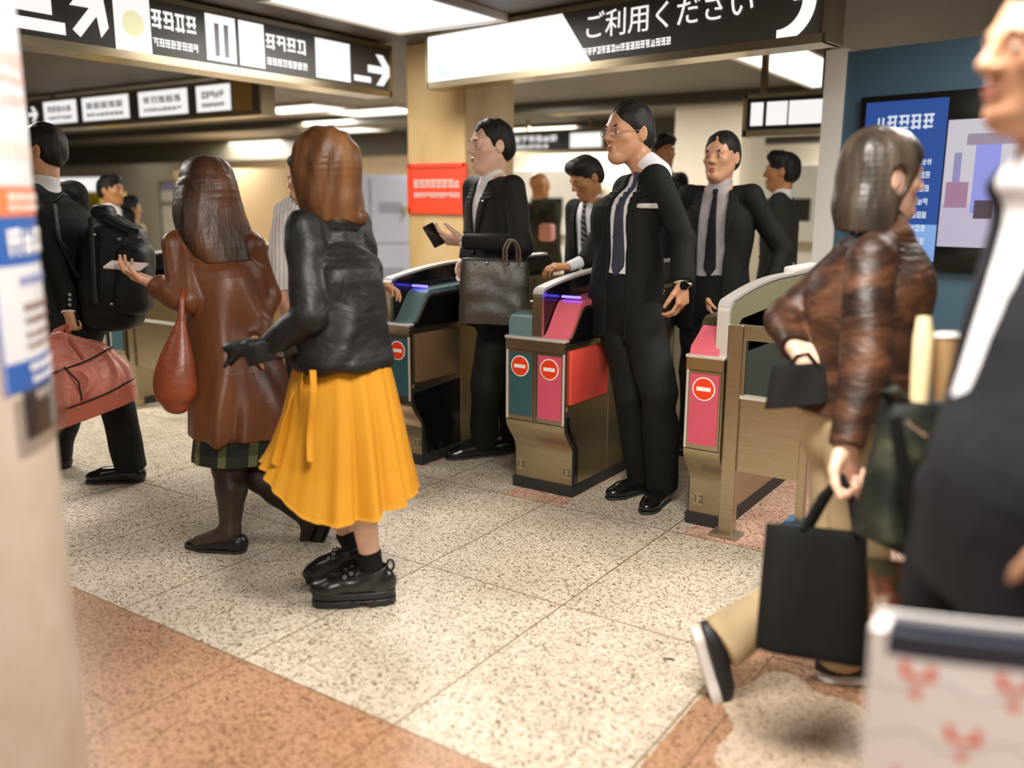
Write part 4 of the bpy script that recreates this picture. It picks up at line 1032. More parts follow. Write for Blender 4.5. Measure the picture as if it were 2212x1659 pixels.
        if closed:
            for z in (-vee*t-.025, -vee*t-.12):
                m = MB(); P = k['neck']+ZUP*z+f*.0; # buttons sit on the closing edge
                dd = J.prism(P, l, ZUP, [(-.009, -.009), (.009, -.009), (.009, .009), (-.009, .009)])
                build('button', J.like(np.maximum(np.maximum(J.d-.009, dd), -F0)), DARK, s.root)
        so = build('shirt', S, smat, s.root, amp=.003, freq=4, seed=seed+3)
        if tie:
            o = tieoff+off
            T = [(-.016+o*.3, -.02), (.016+o*.3, -.02), (.011+o*.4, -.055), (tiew*.75+o, -.25), (tiew+o, -.44), (o, -.49), (-tiew+o, -.44), (-tiew*.75+o, -.25), (-.011+o*.4, -.055)]
            T = [(a, b*t) for a, b in T]
            build('tie', J.like(np.maximum(np.maximum(S.d-.009, J.prism(org, l, ZUP, T)), -F0)), tie, s.root)
        s.J = J; return jo
    def top(s, mat, name='blouse', hem=.10, vox=None, w=1.0, d=1.0, amp=.006, freq=4, seed=2, sl=(.058, .05, .042), end=1.0, neckr=.058, ends={}, nodes=None, stretch=(1, 1, 1), **kw):
        v = vox or s.vox; J = s.upper_field(v, hem, .17); J.loft(nodes or s.torso_nodes(w=w, d=d, hem=hem, **kw), .014); s.sleeves(J, sl, end, ends=ends)
        nk = nrm(s.hl(0, -.02, -.07)-s.k['neck']); J.cone(s.k['neck']-nk*.05, s.k['neck']+nk*.02, neckr+.02, neckr+.008, .02, cap=(False, True))
        N = J.like(); N.cone(s.k['neck']-nk*.02, s.k['neck']+nk*.12, neckr, neckr+.01, 0); J.d = np.maximum(J.d, -N.d)
        s.J = J; return build(name, J, mat, s.root, amp=amp, freq=freq, stretch=stretch, seed=seed)
    def trousers(s, mat, r=(.102, .082, .072), name='trousers', vox=None, amp=.006, seed=5, hipw=(.165, .118), hemz=.045):
        k = s.k; lo, hi = s.bounds(['pelvis', 'waist', 'hipL', 'hipR', 'knL', 'knR', 'anL', 'anR'], .18); F = Field(lo, hi, vox or s.vox); q = s.s
        F.loft([(k['pelvis']-ZUP*.09, s.l, s.f, hipw[0]*q*s.w, hipw[1]*q), (k['pelvis']+ZUP*.03, s.l, s.f, (hipw[0]+.004)*q*s.w, (hipw[1])*q), (k['waist']*.5+k['pelvis']*.5+ZUP*.015, s.l, s.f, .172*q*s.w, .117*q)], .02, flat=(False, True))
        for sd in 'LR':
            e = k['an'+sd]-nrm(k['an'+sd]-k['kn'+sd])*(hemz-.06)
            F.cone(k['hip'+sd], k['kn'+sd], r[0]*q, r[1]*q, .02); F.cone(k['kn'+sd], e, r[1]*q, r[2]*q, .012, cap=(False, True))
        return build(name, F, mat, s.root, amp=amp, freq=3.5, stretch=(1, 1, 1.3), seed=seed)
    def shoe(s, sd, mat, toe=None, up=None, ln=.27, w=.043, heel=.02, solemat=None, top=.085, name='shoe', sh=.013):
        """toe = direction the foot points to; the ankle joint sits over the heel"""
        a = s.k['an'+sd]; t = nrm(s.f if toe is None else toe); u = ZUP if up is None else nrm(up); u = nrm(u-t*(u @ t)); r = np.cross(t, u)
        A = np.array([t, r, u]); B = a-u*.085
        P = lambda x, y, z: B+t*x+r*y+u*z
        F = Field(np.minimum(P(-.1, 0, 0), P(.26, 0, .2))-.12, np.maximum(P(-.1, 0, 0), P(.26, 0, .2))+.12, .004)
        F.ell(P(-.028, 0, .038), (.045, .036, .045), A, 0); F.cone(P(-.02, 0, .035), P(ln-.14, 0, .035), .036, w-.003, .02); F.ell(P(ln-.115, 0, .03), (.065, w, .032), A, .02)
        F.cone(P(-.012, 0, .04), P(.0, 0, top), .037, .040, .025, cap=(False, True)); F.cone(P(.03, 0, .05), P(.12, 0, .036), .034, .030, .03)
        F.half(P(0, 0, sh-.001), -u)
        so = build(name, F, mat, s.root)
        m = Field(F.lo, F.lo+F.v*F.n, .004); m.cone(P(-.025, 0, .0), P(ln-.14, 0, .0), .040, w+.001, .02); m.ell(P(ln-.115, 0, 0), (.068, w+.003, .05), A, .02)
        m.half(P(0, 0, sh), u); m.half(P(0, 0, .0), -u)
        build('sole', m, solemat or DARK, so); return so
def legs_down(s, sd, x, y, toe=None, dz=None):
    """ankle over the heel of a foot seen at photo x, y on the floor"""
    g = atz(x, y); return ('w', np.array([g[0], g[1], .085]))
def held_box(name, c, ax, half, mat, label, cat, bev=.004):
    """small box thing at c, axes ax, half sizes"""
    m = MB(); R = Matrix(np.array(ax).T.tolist()); vs = m.box(-half[0], half[0], -half[1], half[1], -half[2], half[2], bev=bev, rot=R, org=Vector(c)); return tag(m.build(name, mat, None, smooth=True), label, cat)

def hair_long(s, mat, nodes, name='hair', face=True, vox=None, amp=.005, cap=True, freq=12, seed=4, fpos=(.0, .135, -.05), frad=(.07, .10, .12), flick=None, ear=False):
    """nodes = (photo x, y, depth offset, half width, half depth) from the bottom up to the ears; the cap covers the skull"""
    v = vox or s.vox; N = [(atd(x, y, s.d0+dz), s.hr, s.hf, w, d) for x, y, dz, w, d in nodes]
    P = np.array([n[0] for n in N]+[s.k['head']]); F = Field(P.min(0)-.2, P.max(0)+.2, v); A = s.hax(); h = s.hs
    if cap: F.ell(s.hl(0, -.015, .036), np.array((.088, .104, .098))*h, A, 0)
    F.loft(N, .05, flat=(True, False), pw=2.2)
    if flick:
        for (x, y, dz, r), (x2, y2, dz2, r2) in zip(flick, flick[1:]): F.cone(atd(x, y, s.d0+dz), atd(x2, y2, s.d0+dz2), r, r2, .03)
    if face: F.ell(s.hl(*fpos), np.array(frad)*h, A, .02, 'sub')
    if ear:
        for g in (1, -1): F.ell(s.hl(g*.09, -.008, -.006), np.array((.035, .028, .038))*h, A, .008, 'sub')
    return build(name, F, mat, s.root, amp=amp, freq=freq, stretch=(1, 1, .18), seed=seed)
def ring_cloth(name, mat, par, rings, nf=9, thick=.004, seed=0, nseg=160, lift=(0, 0)):
    """draped tube: rings = (centre, side vector, front vector, half width, half depth, fold depth, tilt along front)"""
    rg = random.Random(seed); ph = [rg.random()*6.28 for _ in range(6)]; V = []; n = len(rings); sub = 8
    R = []
    for i in range(n-1):
        for q in range(sub): R.append((i+q/sub))
    R.append(n-1)
    for t in R:
        i = min(int(t), n-2); u = t-i; a, b = rings[i], rings[i+1]
        c = np.asarray(a[0])*(1-u)+np.asarray(b[0])*u; sx = nrm(np.asarray(a[1])*(1-u)+np.asarray(b[1])*u); fy = nrm(np.asarray(a[2])*(1-u)+np.asarray(b[2])*u)
        w, d, fo = [a[k]*(1-u)+b[k]*u for k in (3, 4, 5)]
        for k in range(nseg):
            th = 2*math.pi*k/nseg
            a_ = .5*nf*th+ph[0]+.45*math.sin(2*th+ph[1])+t*.06; f = .55-1.9*(1-abs(math.sin(a_)))**1.6*(.55+.45*math.sin(th*2+ph[3]))+.25*math.sin((nf*2+1)*th+ph[2])
            r = 1+fo*f*(.7+.5*math.sin(3*th+ph[4]))
            V.append(c+sx*w*r*math.cos(th)+fy*d*r*math.sin(th)+ZUP*((lift[0] if math.cos(th) < 0 else lift[1])*math.cos(th)**2*(t/(n-1))**2))
    V = np.array(V); m = len(R); Q = []
    for j in range(m-1):
        for k in range(nseg): Q.append((j*nseg+k, j*nseg+(k+1) % nseg, (j+1)*nseg+(k+1) % nseg, (j+1)*nseg+k))
    Q = np.array(Q); N = vnormals(V, Q); V2 = V-N*thick; o = len(V)
    E = [(k, (k+1) % nseg, o+(k+1) % nseg, o+k) for k in range(nseg)]+[((m-1)*nseg+(k+1) % nseg, (m-1)*nseg+k, o+(m-1)*nseg+k, o+(m-1)*nseg+(k+1) % nseg) for k in range(nseg)]
    ob = mesh_obj(name, np.concatenate([V, V2]), np.concatenate([Q, Q[:, ::-1]+o, np.array(E)]), mat, par); return ob
# ------------------------------------------------------------------ the man with the tie in the open gate
TIEB = cloth('navy_tie', (.042, .044, .07), bump=.2, scale=20); TIEK = cloth('black_tie', (.008, .008, .01), bump=.2, scale=20)
SILVER = mk('silver_metal', (.7, .68, .66), .2, metal=1.0)
def G(x, y, z=.085): g = atz(x, y); return ('w', np.array([g[0], g[1], z]))
P = Person('tall man in open black suit, white shirt and navy tie stepping out between gates', (1356, 288, 4.05), -60, 1.0, hth=-56, hpitch=2, vox=.0045, hs=1.13,
    over={'elL': (1478, 520, -.10), 'wrL': (1474, 610, -.16), 'elR': (1385, 515, .22), 'wrR': (1398, 590, .18), 'neck': (1401, 362, .0), 'shR': (1352, 408, .15), 'knR': (1366, 850, .10), 'knL': (1424, 850, -.08), 'anR': G(1385, 1062), 'anL': G(1428, 1083)}, wid=1.1)
P.body(SKIN, {'L': dict(palm=cv(-.7, 0, -.6), curl=(.6, .6, .4), d=cv(.02, -1, .1), sz=1.1)}); P.face(); P.hair_short(HAIRB, recede=.014)
P.suit(SUIT, SHIRT, TIEB, closed=False, open_=.056, hem=.20, cuff=True)
P.trousers(SUIT); P.shoe('L', SHOEL, toe=facing(-30)); P.shoe('R', SHOEL, toe=facing(-55))
def glasses(P, mat):
    m = MB()
    for g in (1, -1):
        c = P.hl(g*.031, .098, .0); A = (P.hr, P.hu)
        m.tube([c+A[0]*.024*math.cos(t)+A[1]*.016*math.sin(t) for t in np.linspace(0, 2*math.pi, 25)], .0013, 6, cap=False)
        m.tube([P.hl(g*.055, .096, .004), P.hl(g*.074, .05, .006), P.hl(g*.08, -.01, .008)], .0014, 6)
    m.tube([P.hl(-.008, .1, .003), P.hl(.008, .1, .003)], .0013, 6); m.build('glasses', mat, P.root)
glasses(P, SILVER)
c = P.k['wrL']; m = MB(); d = nrm(P.k['wrL']-P.k['elL']); q = nrm(np.cross(d, TOW)); r = np.cross(d, q)
m.tube([c+d*.012+(q*math.cos(t)+r*math.sin(t))*.036 for t in np.linspace(0, 2*math.pi, 25)], .005, 6, cap=False, r2=.010); w = m.build('watch_strap', SILVER, P.root, smooth=True)
m = MB(); m.disc(tuple(c+d*.012+TOW*.034), tuple(TOW), 0, .018, .008, 24); m.build('watch_face', GLOSS, w)
def patch(P, name, mat, u, v, w, h, off=.010, field=None):
    """small flat thing lying on the front of the jacket at (u, v) from the neck"""
    o = P.k['neck']; J = P.J; Pp = J.prism(o, P.l, ZUP, [(u-w, v-h), (u+w, v-h), (u+w, v+h), (u-w, v+h)])
    return build(name, J.like(np.maximum(np.maximum(J.d-off, Pp), -J.side(o, P.f))), mat, P.root)
patch(P, 'name_badge', mk('badge', (.45, .44, .42), .4), .135, -.17, .032, .012)
# ------------------------------------------------------------------ the man holding a phone
P = Person('man in a charcoal suit and open white collar looking left, phone in hand', (1060, 316, 4.62), -56, 1.0, hth=-64, hpitch=2, vox=.0045, hs=1.12,
    over={'elL': (1128, 528, -.14), 'wrL': (1003, 521, -.04), 'elR': (1020, 530, .2), 'wrR': (1010, 560, .2), 'anL': G(1045, 985), 'anR': G(1112, 975), 'knL': (1050, 830, .05), 'knR': (1100, 830, .2)}, wid=1.1)
P.body(SKIN_P, {'L': dict(palm=cv(-.1, .75, -.5), curl=(.45, .5, .4), d=cv(-1, .10, 0), sz=1.1)}); P.face(); P.hair_short(HAIRB, recede=.004)
P.suit(SUITG, SHIRT, None, closed=True, open_=.062, vee=.37, hem=.20); P.trousers(SUIT); P.shoe('L', SHOEL, toe=facing(-70)); P.shoe('R', SHOEL, toe=facing(-60))
patch(P, 'lapel_pin', SILVER, .075, -.13, .006, .006, .013)
c = atd(937, 508, 4.58); held_box('mobile_phone', c, (cv(-.5, .85, .1), cv(.8, .4, .4), nrm(np.cross(cv(-.5, .85, .1), cv(.8, .4, .4)))), (.062, .034, .005), GLOSS, 'black phone held out by the man in the charcoal suit', 'phone')
# his briefcase
BAGG = mk('briefcase_leather', (.038, .030, .022), .42); vary(BAGG, [(.026, .022, .017), (.045, .034, .024), (.09, .05, .028)], pos=[.3, .6, .8], scale=9, bump=.2, bscale=30)
def briefcase():
    d = 4.37; a, b = atd(996, 560, d), atd(1142, 566, d+.02); U = nrm(b-a); L = np.linalg.norm(b-a); Wn = nrm(np.cross(U, ZUP)); Wn = Wn if Wn @ TOW > 0 else -Wn
    t = tag(empty('briefcase', tuple((a+b)/2-ZUP*.34)), 'dark worn leather briefcase hanging from the forearm of the phone man', 'bag')
    zt, zb = a[2], atd(1060, 703, d)[2]; F = Field(np.minimum(a, b)-[.1, .1, .42], np.maximum(a, b)+[.1, .1, .1], .005); mid = (a+b)/2
    F.loft([(mid*[1, 1, 0]+ZUP*zb, U, Wn, L/2+.012, .065), (mid*[1, 1, 0]+ZUP*(zb+.1), U, Wn, L/2+.012, .06), (mid*[1, 1, 0]+ZUP*(zt-.03), U, Wn, L/2, .032), (mid*[1, 1, 0]+ZUP*zt, U, Wn, L/2-.004, .018)], .02, flat=(True, True), pw=6)
    build('body', F, BAGG, t, amp=.004, freq=6)
    for w in (-.035, .035):
        m = MB(); p0, p1 = mid+U*(.05+w*.2)+Wn*w*.6, mid+U*(.115+w*.2)+Wn*w*.6
        pts = [p0*[1, 1, 0]+ZUP*(zt-.03)] + [p0*(1-q)+p1*q+ZUP*(.105*math.sin(math.pi*(.12+.76*q))**.7) for q in np.linspace(0, 1, 12)] + [p1*[1, 1, 0]+ZUP*(zt-.03)]
        m.tube(pts, .006, 8); m.build('handle', mk('handle_leather', (.10, .075, .05), .4), t, smooth=True)
    for q in (-.30, -.12, .12, .18, .34): c = mid+U*L*q+Wn*.03; boxobj('fitting', SILVER, t, c[0]-.008, c[0]+.008, c[1]-.008, c[1]+.008, zt-.028, zt-.012, bev=.003)
briefcase()
# ------------------------------------------------------------------ man behind in the grey shirt
P = Person('man in a grey shirt and black tie following behind the tall man', (1557, 340, 4.78), -30, 1.0, hth=-38, vox=.006, hs=1.1, wid=1.03, over={'elL': (1690, 540, .0), 'wrL': (1655, 640, -.05), 'wrR': (1530, 640, .1)})
P.body(SKIN, vox=.005); P.face(); P.hair_short(HAIRB, recede=.008); P.suit(SUIT, SHIRTG, TIEK, closed=False, open_=.072, hem=.2); P.trousers(SUIT); P.shoe('L', SHOEL); P.shoe('R', SHOEL)
# ------------------------------------------------------------------ man reading behind
TIES = mk('striped_tie', (.02, .02, .022), .6)
def stripes(m, a, b, freq, vec=(1, 0, 1), thr=.5):
    g = nd(m, 'ShaderNodeNewGeometry'); d = nd(m, 'ShaderNodeVectorMath', operation='DOT_PRODUCT'); d.inputs[1].default_value = vec; ln(m, g.outputs['Position'], d.inputs[0])
    x = nd(m, 'ShaderNodeMath', operation='MULTIPLY'); x.inputs[1].default_value = freq; ln(m, d.outputs['Value'], x.inputs[0]); f = nd(m, 'ShaderNodeMath', operation='FRACT'); ln(m, x.outputs[0], f.inputs[0])
    c = nd(m, 'ShaderNodeMath', operation='GREATER_THAN'); c.inputs[1].default_value = thr; ln(m, f.outputs[0], c.inputs[0]); mx = nd(m, 'ShaderNodeMix', data_type='RGBA'); ln(m, c.outputs[0], mx.inputs[0])
    mx.inputs[6].default_value = (*a, 1); mx.inputs[7].default_value = (*b, 1); ln(m, mx.outputs[2], bsdf(m).inputs['Base Color']); return mx
stripes(TIES, (.015, .015, .017), (.25, .25, .25), 30, (.6, .4, 1), .72)
P = Person('dark haired man looking down, striped tie, between phone man and tall man', (1266, 385, 5.3), -52, .96, hth=-62, hpitch=28, vox=.006, hs=1.0, wid=1.0,
    over={'elL': (1268, 560, -.16), 'wrL': (1228, 577, -.22), 'elR': (1240, 560, .2), 'wrR': (1230, 600, .2)}, lean=8)
P.body(SKIN_D, {'L': dict(palm=cv(-.2, -.9, -.2), d=cv(-1, .05, .1))}, vox=.005); P.face(); P.hair_short(HAIRB, thick=1.3, line=.05); P.suit(SUIT, SHIRT, TIES, closed=False, open_=.07, hem=.2, jend={'L': .35}); P.trousers(SUIT); P.shoe('L', SHOEL); P.shoe('R', SHOEL)
# ------------------------------------------------------------------ more people behind the gates
OLIVE = cloth('olive_jacket', (.035, .034, .022), bump=.4, var=.5, scale=7); OLIVES = cloth('olive_suit', (.022, .024, .018), bump=.3)
P = Person('bald person in an olive jacket far behind the phone man', (1166, 402, 8.3), 150, 1.0, hth=120, vox=.008, hs=1.0)
P.body(SKIN_D); P.face(); P.top(OLIVE, 'jacket', hem=.15); P.trousers(OLIVES); P.shoe('L', SHOEL); P.shoe('R', SHOEL)
boxobj('pouch', mk('pouch_pink', (.6, .28, .24), .6), P.root, *[q for v, w in zip(atd(1182, 502, 8.12), (.07, .05, .08)) for q in (v-w, v+w)], bev=.03)
P = Person('dark haired person almost hidden behind the shoulder of the tall man', (1434, 330, 6.6), 20, 1.0, vox=.008, hs=1.0); P.body(SKIN_D); P.face(); P.hair_short(HAIRB, thick=1.3); P.top(SUIT, 'jacket', hem=.15); P.trousers(SUIT); P.shoe('L', SHOEL); P.shoe('R', SHOEL)
P = Person('man in an olive suit with white collar turned left beside the white post', (1688, 372, 5.9), -112, 1.0, hth=-112, vox=.007, hs=1.02, wid=1.1)
P.body(SKIN_D); P.face(); P.hair_short(HAIRB, thick=1.3); P.suit(OLIVES, SHIRT, None, closed=True, hem=.18); P.trousers(OLIVES); P.shoe('L', SHOEL); P.shoe('R', SHOEL)
P = Person('man in a dark suit with white collar far left behind the backpack', (240, 412, 7.4), 70, 1.0, hth=80, vox=.008, hs=1.0)
P.body(SKIN_D); P.face(); P.hair_short(HAIRB, thick=1.15); P.suit(SUIT, SHIRT, None, closed=True, hem=.18); P.trousers(SUIT); P.shoe('L', SHOEL); P.shoe('R', SHOEL)
BEIGE = cloth('beige_coat', (.50, .38, .24), bump=.3)
P = Person('person in a beige coat far left between the backpack and the brown coat', (281, 452, 8.8), 150, .92, hth=140, vox=.008, hs=1.0)
P.body(SKIN_D); P.face(); P.hair_short(HAIRB, thick=1.2); P.top(BEIGE, 'coat', hem=.3, w=1.05); P.trousers(SUIT); P.shoe('L', SHOEL); P.shoe('R', SHOEL)
# ------------------------------------------------------------------ woman in the yellow skirt
LEATHER = mk('black_leather', (.007, .007, .0065), .48, spec=.32); vary(LEATHER, [(.005, .005, .005), (.013, .0125, .011)], scale=7, bump=.45, bscale=11, bdist=.02, dist=.8)
BOB = mk('brown_hair', (.12, .048, .016), .45, spec=.3); vary(BOB, [(.05, .02, .008), (.115, .047, .016), (.19, .085, .03)], scale=14, stretch=(1, 1, .1), bump=.4, bscale=50)
YELLOW = cloth('yellow_skirt', (.50, .225, .012), bump=.12, var=.05, rough=.75, scale=3)
SOCK = cloth('black_sock', (.008, .008, .008), bump=.3, scale=60)
sk_t = None
P = Person('woman in a black leather jacket, yellow skirt and platform shoes with a brown bob', (703, 372, 3.05), -112, .95, hth=-118, vox=.0045, hs=1.02, wid=.95,
    over={'neck': (722, 478, .0), 'pelvis': (740, 790, .0), 'waist': (735, 690, 0), 'chest': (730, 590, 0), 'elL': (668, 685, -.16), 'wrL': (600, 738, -.12), 'elR': (800, 670, .16), 'wrR': (760, 760, .2),
          'knL': (760, 1010, -.02), 'anL': G(806, 1300, .118), 'knR': (690, 1020, .14), 'anR': G(768, 1258, .135)})
P.k['toeL'] = P.k['anL']-RTH*.12-ZUP*.05; P.k['toeR'] = P.k['anR']-RTH*.12-ZUP*.06
P.body(SKIN_P, {'L': dict(palm=cv(0, -1, .3), d=cv(-1, -.18, .05), curl=(.25, .3, .25), sz=.6, spread=.0)}); P.face()
hair_long(P, BOB, [(718, 476, .02, .098, .095), (712, 430, .01, .112, .108), (704, 370, 0, .108, .112), (702, 335, 0, .090, .106)], flick=[(745, 440, 0, .05), (765, 470, 0, .028), (779, 471, 0, .010)], fpos=(.0, .15, -.06), frad=(.06, .10, .12))
P.top(LEATHER, 'jacket', hem=.0, w=.98, d=1.12, amp=.007, freq=5, sl=(.070, .064, .055), end=1.0, neckr=.052, hemw=(.19, .14), waist=(.188, .14), chest=(.185, .13), ends={'L': 1.25})
Fg = Field(P.k['wrL']-.26, P.k['wrL']+.22, .004); P.hand(Fg, 'L', palm=cv(0, -1, .3), d=cv(-1, -.18, .05), curl=(.25, .3, .25), sz=1.1, spread=.0); Fg.ell(P.k['wrL']+P.kd*.09-ZUP*.006, (.045, .092, .030), np.array([np.cross(P.kd, ZUP), P.kd, ZUP]), .02); build('glove', Fg, LEATHER, P.root)
m = MB(); c = P.k['neck']-ZUP*.01; m.tube([c+(P.l*math.cos(t)*.072+P.f*math.sin(t)*.07)+ZUP*.01*math.sin(t) for t in np.linspace(0, 2*math.pi, 33)], .018, 8, cap=False); m.build('collar', LEATHER, P.root, smooth=True)
# skirt
W0 = atd(738, 772, 3.05)
def ringp(x, y, d, w, dp, fo): return (atd(x, y, d), RTH, TOW, w, dp, fo)
sk = ring_cloth('skirt', YELLOW, P.root, [ringp(738, 764, 3.05, .155, .125, .012), ringp(741, 830, 3.05, .176, .15, .05), ringp(745, 920, 3.05, .200, .175, .09), ringp(745, 1010, 3.05, .226, .195, .125), ringp(744, 1088, 3.04, .250, .215, .15)], nf=13, seed=5, lift=(.15, .05))
# wind-blown front panel of the skirt and its sash end
m = MB()
def flap(u, v):
    x = 655-u*(70*v**.8); y = 800+v*(245-u*45); return Vector(atd(x, y, 2.96-.03*math.sin(u*5+v*3)-.02*u))
m.sheet(flap, 14, 20, .004); m.build('skirt_panel', YELLOW, sk, smooth=True)
m = MB(); m.sheet(lambda u, v: Vector(atd(668+u*14-v*4+3*math.sin(v*6), 800+v*198, 2.845-.01*math.sin(v*7)+.012*u)), 4, 24, .003); m.build('sash', YELLOW, sk, smooth=True)
# sock and platform shoes
for sd, dd in (('L', 0), ('R', .2)):
    a = P.k['an'+sd]; up = nrm(P.k['kn'+sd]-a); F = Field(a-.14, a+.16, .004); F.cone(a-up*.05, a+up*.075, .040, .043, 0, cap=(True, True)); build('sock', F, SOCK, P.root, amp=.001, freq=20)
def platform(P, sd, toe, tilt=0.0):
    a = P.k['an'+sd]; t = nrm(toe); r0 = np.cross(t, ZUP); t = rot(t, r0, tilt); u = np.cross(r0, t); u = nrm(u) if u[2] > 0 else -nrm(u); r = np.cross(t, u); A = np.array([t, r, u])
    B = a-u*.115+t*.03; Q = lambda x, y, z: B+t*x+r*y+u*z
    F = Field(np.minimum(B-.28, B+.2)-.02, B+.3, .0035)
    F.ell(Q(-.062, 0, .075), (.05, .040, .05), A, 0); F.cone(Q(-.06, 0, .07), Q(.11, 0, .058), .042, .043, .02); F.ell(Q(.125, 0, .055), (.062, .047, .038), A, .02)
    F.cone(Q(-.045, 0, .08), Q(-.035, 0, .125), .044, .047, .02, cap=(False, True)); F.cone(Q(.0, 0, .085), Q(.09, 0, .07), .040, .034, .025); F.cone(Q(-.04, 0, .115), Q(-.03, 0, .2), .033, .040, .006, 'sub')
    F.half(Q(0, 0, .048), -u); up_ = build('shoe', F, mk('shoe_leather', (.011, .011, .011), .26, spec=.6), P.root, amp=.0015, freq=14)
    S = Field(F.lo, F.lo+F.v*F.n, .0035); S.loft([(Q(.035, 0, .0), t, r, .145, .052), (Q(.035, 0, .024), t, r, .146, .053)], .004, pw=3.2); S.loft([(Q(.035, 0, .027), t, r, .143, .050), (Q(.035, 0, .052), t, r, .145, .051)], .003, pw=3.2)
    for x in (-.055, .02, .10):
        for g in (1, -1): S.cone(Q(x, g*.056, .0), Q(x+.03, g*.056, .022), .008, .006, .006, 'sub')
    S.cone(Q(.0, -.06, .0), Q(.0, .06, .0), .016, .016, .006, 'sub')
    so = build('platform_sole', S, mk('sole_black', (.010, .010, .010), .4), up_)
    ey = []
    for k in range(4):
        for g in (1, -1):
            c = Q(.045+.022*k-.004, g*(.026-.001*k), .115-.0115*k); m = MB(); n = nrm(u*.55+r*g*.8); m.disc(tuple(c+n*.004), tuple(n), .003, .0068, .004, 14); m.build('eyelet', SILVER, up_)
        m = MB(); m.tube([Q(.045+.022*k, -.028, .117-.0115*k), Q(.05+.022*k, 0, .128-.0125*k), Q(.045+.022*k, .028, .117-.0115*k)], .003, 6); m.build('lace', SOCK, up_)
    m = MB(); m.tube([Q(-.093+.012*math.cos(q), 0, .132+.02*math.sin(q)) for q in np.linspace(0, 2*math.pi, 17)], .004, 6, cap=False, r2=.003); m.build('pull_loop', SOCK, up_)
    return up_
platform(P, 'L', -RTH*1.0+TOW*.12); platform(P, 'R', -RTH*1.0-TOW*.05, -14)
c = atd(585, 757, 2.9); held_box('clutch_wallet', c, (cv(-1, -.28, .1), cv(.28, -1, 0), nrm(np.cross(cv(-1, -.28, .1), cv(.28, -1, 0)))), (.085, .032, .012), LEATHER, 'black wallet with silver clasp in the hand of the woman in the yellow skirt', 'wallet', .006)
w = bpy.data.objects['clutch_wallet']; w0 = w
m = MB(); q = c+cv(1, .28, 0)*.035+TOW*.013+ZUP*-.018; m.box(q[0]-.016, q[0]+.016, q[1]-.006, q[1]+.006, q[2]-.008, q[2]+.008, bev=.003); m.build('clasp', SILVER, w0)
# ------------------------------------------------------------------ woman in the brown leather coat
COAT = mk('brown_leather_coat', (.16, .055, .02), .42, spec=.4); vary(COAT, [(.085, .027, .010), (.14, .047, .017), (.20, .075, .03)], scale=4, stretch=(1, 1, .4), bump=.35, bscale=9, bdist=.02, dist=.6)
DHAIR = mk('dark_brown_hair', (.05, .022, .012), .42, spec=.35); vary(DHAIR, [(.022, .011, .007), (.06, .026, .013), (.12, .05, .024)], scale=12, stretch=(1, 1, .12), bump=.5, bscale=40)
TIGHTS = mk('black_tights', (.028, .016, .013), .5); vary(TIGHTS, [(.012, .008, .007), (.05, .028, .02)], scale=3)
P = Person('woman with long brown hair in a brown leather coat and black tights', (448, 425, 3.6), -128, .93, hth=-124, vox=.0045, hs=1.04, wid=1.0,
    over={'neck': (472, 492, .02), 'chest': (484, 580, 0), 'waist': (494, 680, 0), 'pelvis': (506, 780, 0), 'shR': (540, 535, .05), 'elL': (402, 650, -.14), 'wrL': (338, 614, -.10), 'elR': (566, 640, .12), 'wrR': (548, 735, -.06),
          'knL': (492, 1010, -.03), 'anL': (497, 1150, -.03), 'knR': (560, 1030, .08), 'anR': (672, 1125, .1)})
P.k['toeL'] = P.k['anL']-RTH*.13-ZUP*.04; P.k['toeR'] = P.k['anR']-RTH*.03-ZUP*.10
P.body(SKIN, {'L': dict(palm=cv(.1, 1, .1), d=cv(-1, .42, .1), curl=(.35, .45, .3), sz=1.0), 'R': dict(palm=cv(.9, 0, -.3), d=cv(-.15, -1, .1), curl=(.5, .6, .4))}); P.face()
hair_long(P, DHAIR, [(492, 566, -.02, .12, .07), (470, 520, -.01, .155, .105), (452, 460, .0, .145, .125), (446, 405, .0, .116, .120), (447, 388, 0, .094, .110)], fpos=(.0, .155, -.08), frad=(.055, .10, .16), amp=.005, freq=9)
def nodesP2():
    k = P.k; l, f = P.l, P.f; top = k['neck']-ZUP*.05
    return [(atd(527, 932, 3.6), l, f, .205, .19), (atd(520, 860, 3.6), l, f, .195, .175), (atd(508, 770, 3.6), l, f, .180, .155), (atd(495, 670, 3.6), l, f, .162, .130), (k['chest'], l, f, .165, .118), (top-ZUP*.02, l, f, .13, .085), (top+ZUP*.02, l, f, .085, .062)]
P.top(COAT, 'coat', hem=.62, nodes=nodesP2(), sl=(.066, .066, .054), amp=.012, freq=6.5, stretch=(1, 1, .13), neckr=.055, ends={'L': .95})
PLAID = mk('plaid_skirt', (.02, .028, .015), .8); mx = stripes(PLAID, (.012, .018, .010), (.13, .14, .05), 9, (.83, .55, .0), .72)
b2 = stripes(PLAID, (.45, .5, .45), (1, 1, 1), 12, (.0, .0, 1), .45); mm = nd(PLAID, 'ShaderNodeMix', data_type='RGBA', blend_type='MULTIPLY'); mm.inputs[0].default_value = 1
ln(PLAID, mx.outputs[2], mm.inputs[6]); ln(PLAID, b2.outputs[2], mm.inputs[7]); ln(PLAID, mm.outputs[2], bsdf(PLAID).inputs['Base Color'])
ring_cloth('skirt', PLAID, P.root, [(atd(510, 800, 3.6), P.l, P.f, .15, .12, .01), (atd(522, 920, 3.6), P.l, P.f, .185, .165, .03), (atd(527, 982, 3.6), P.l, P.f, .20, .185, .05)], nf=9, seed=8)
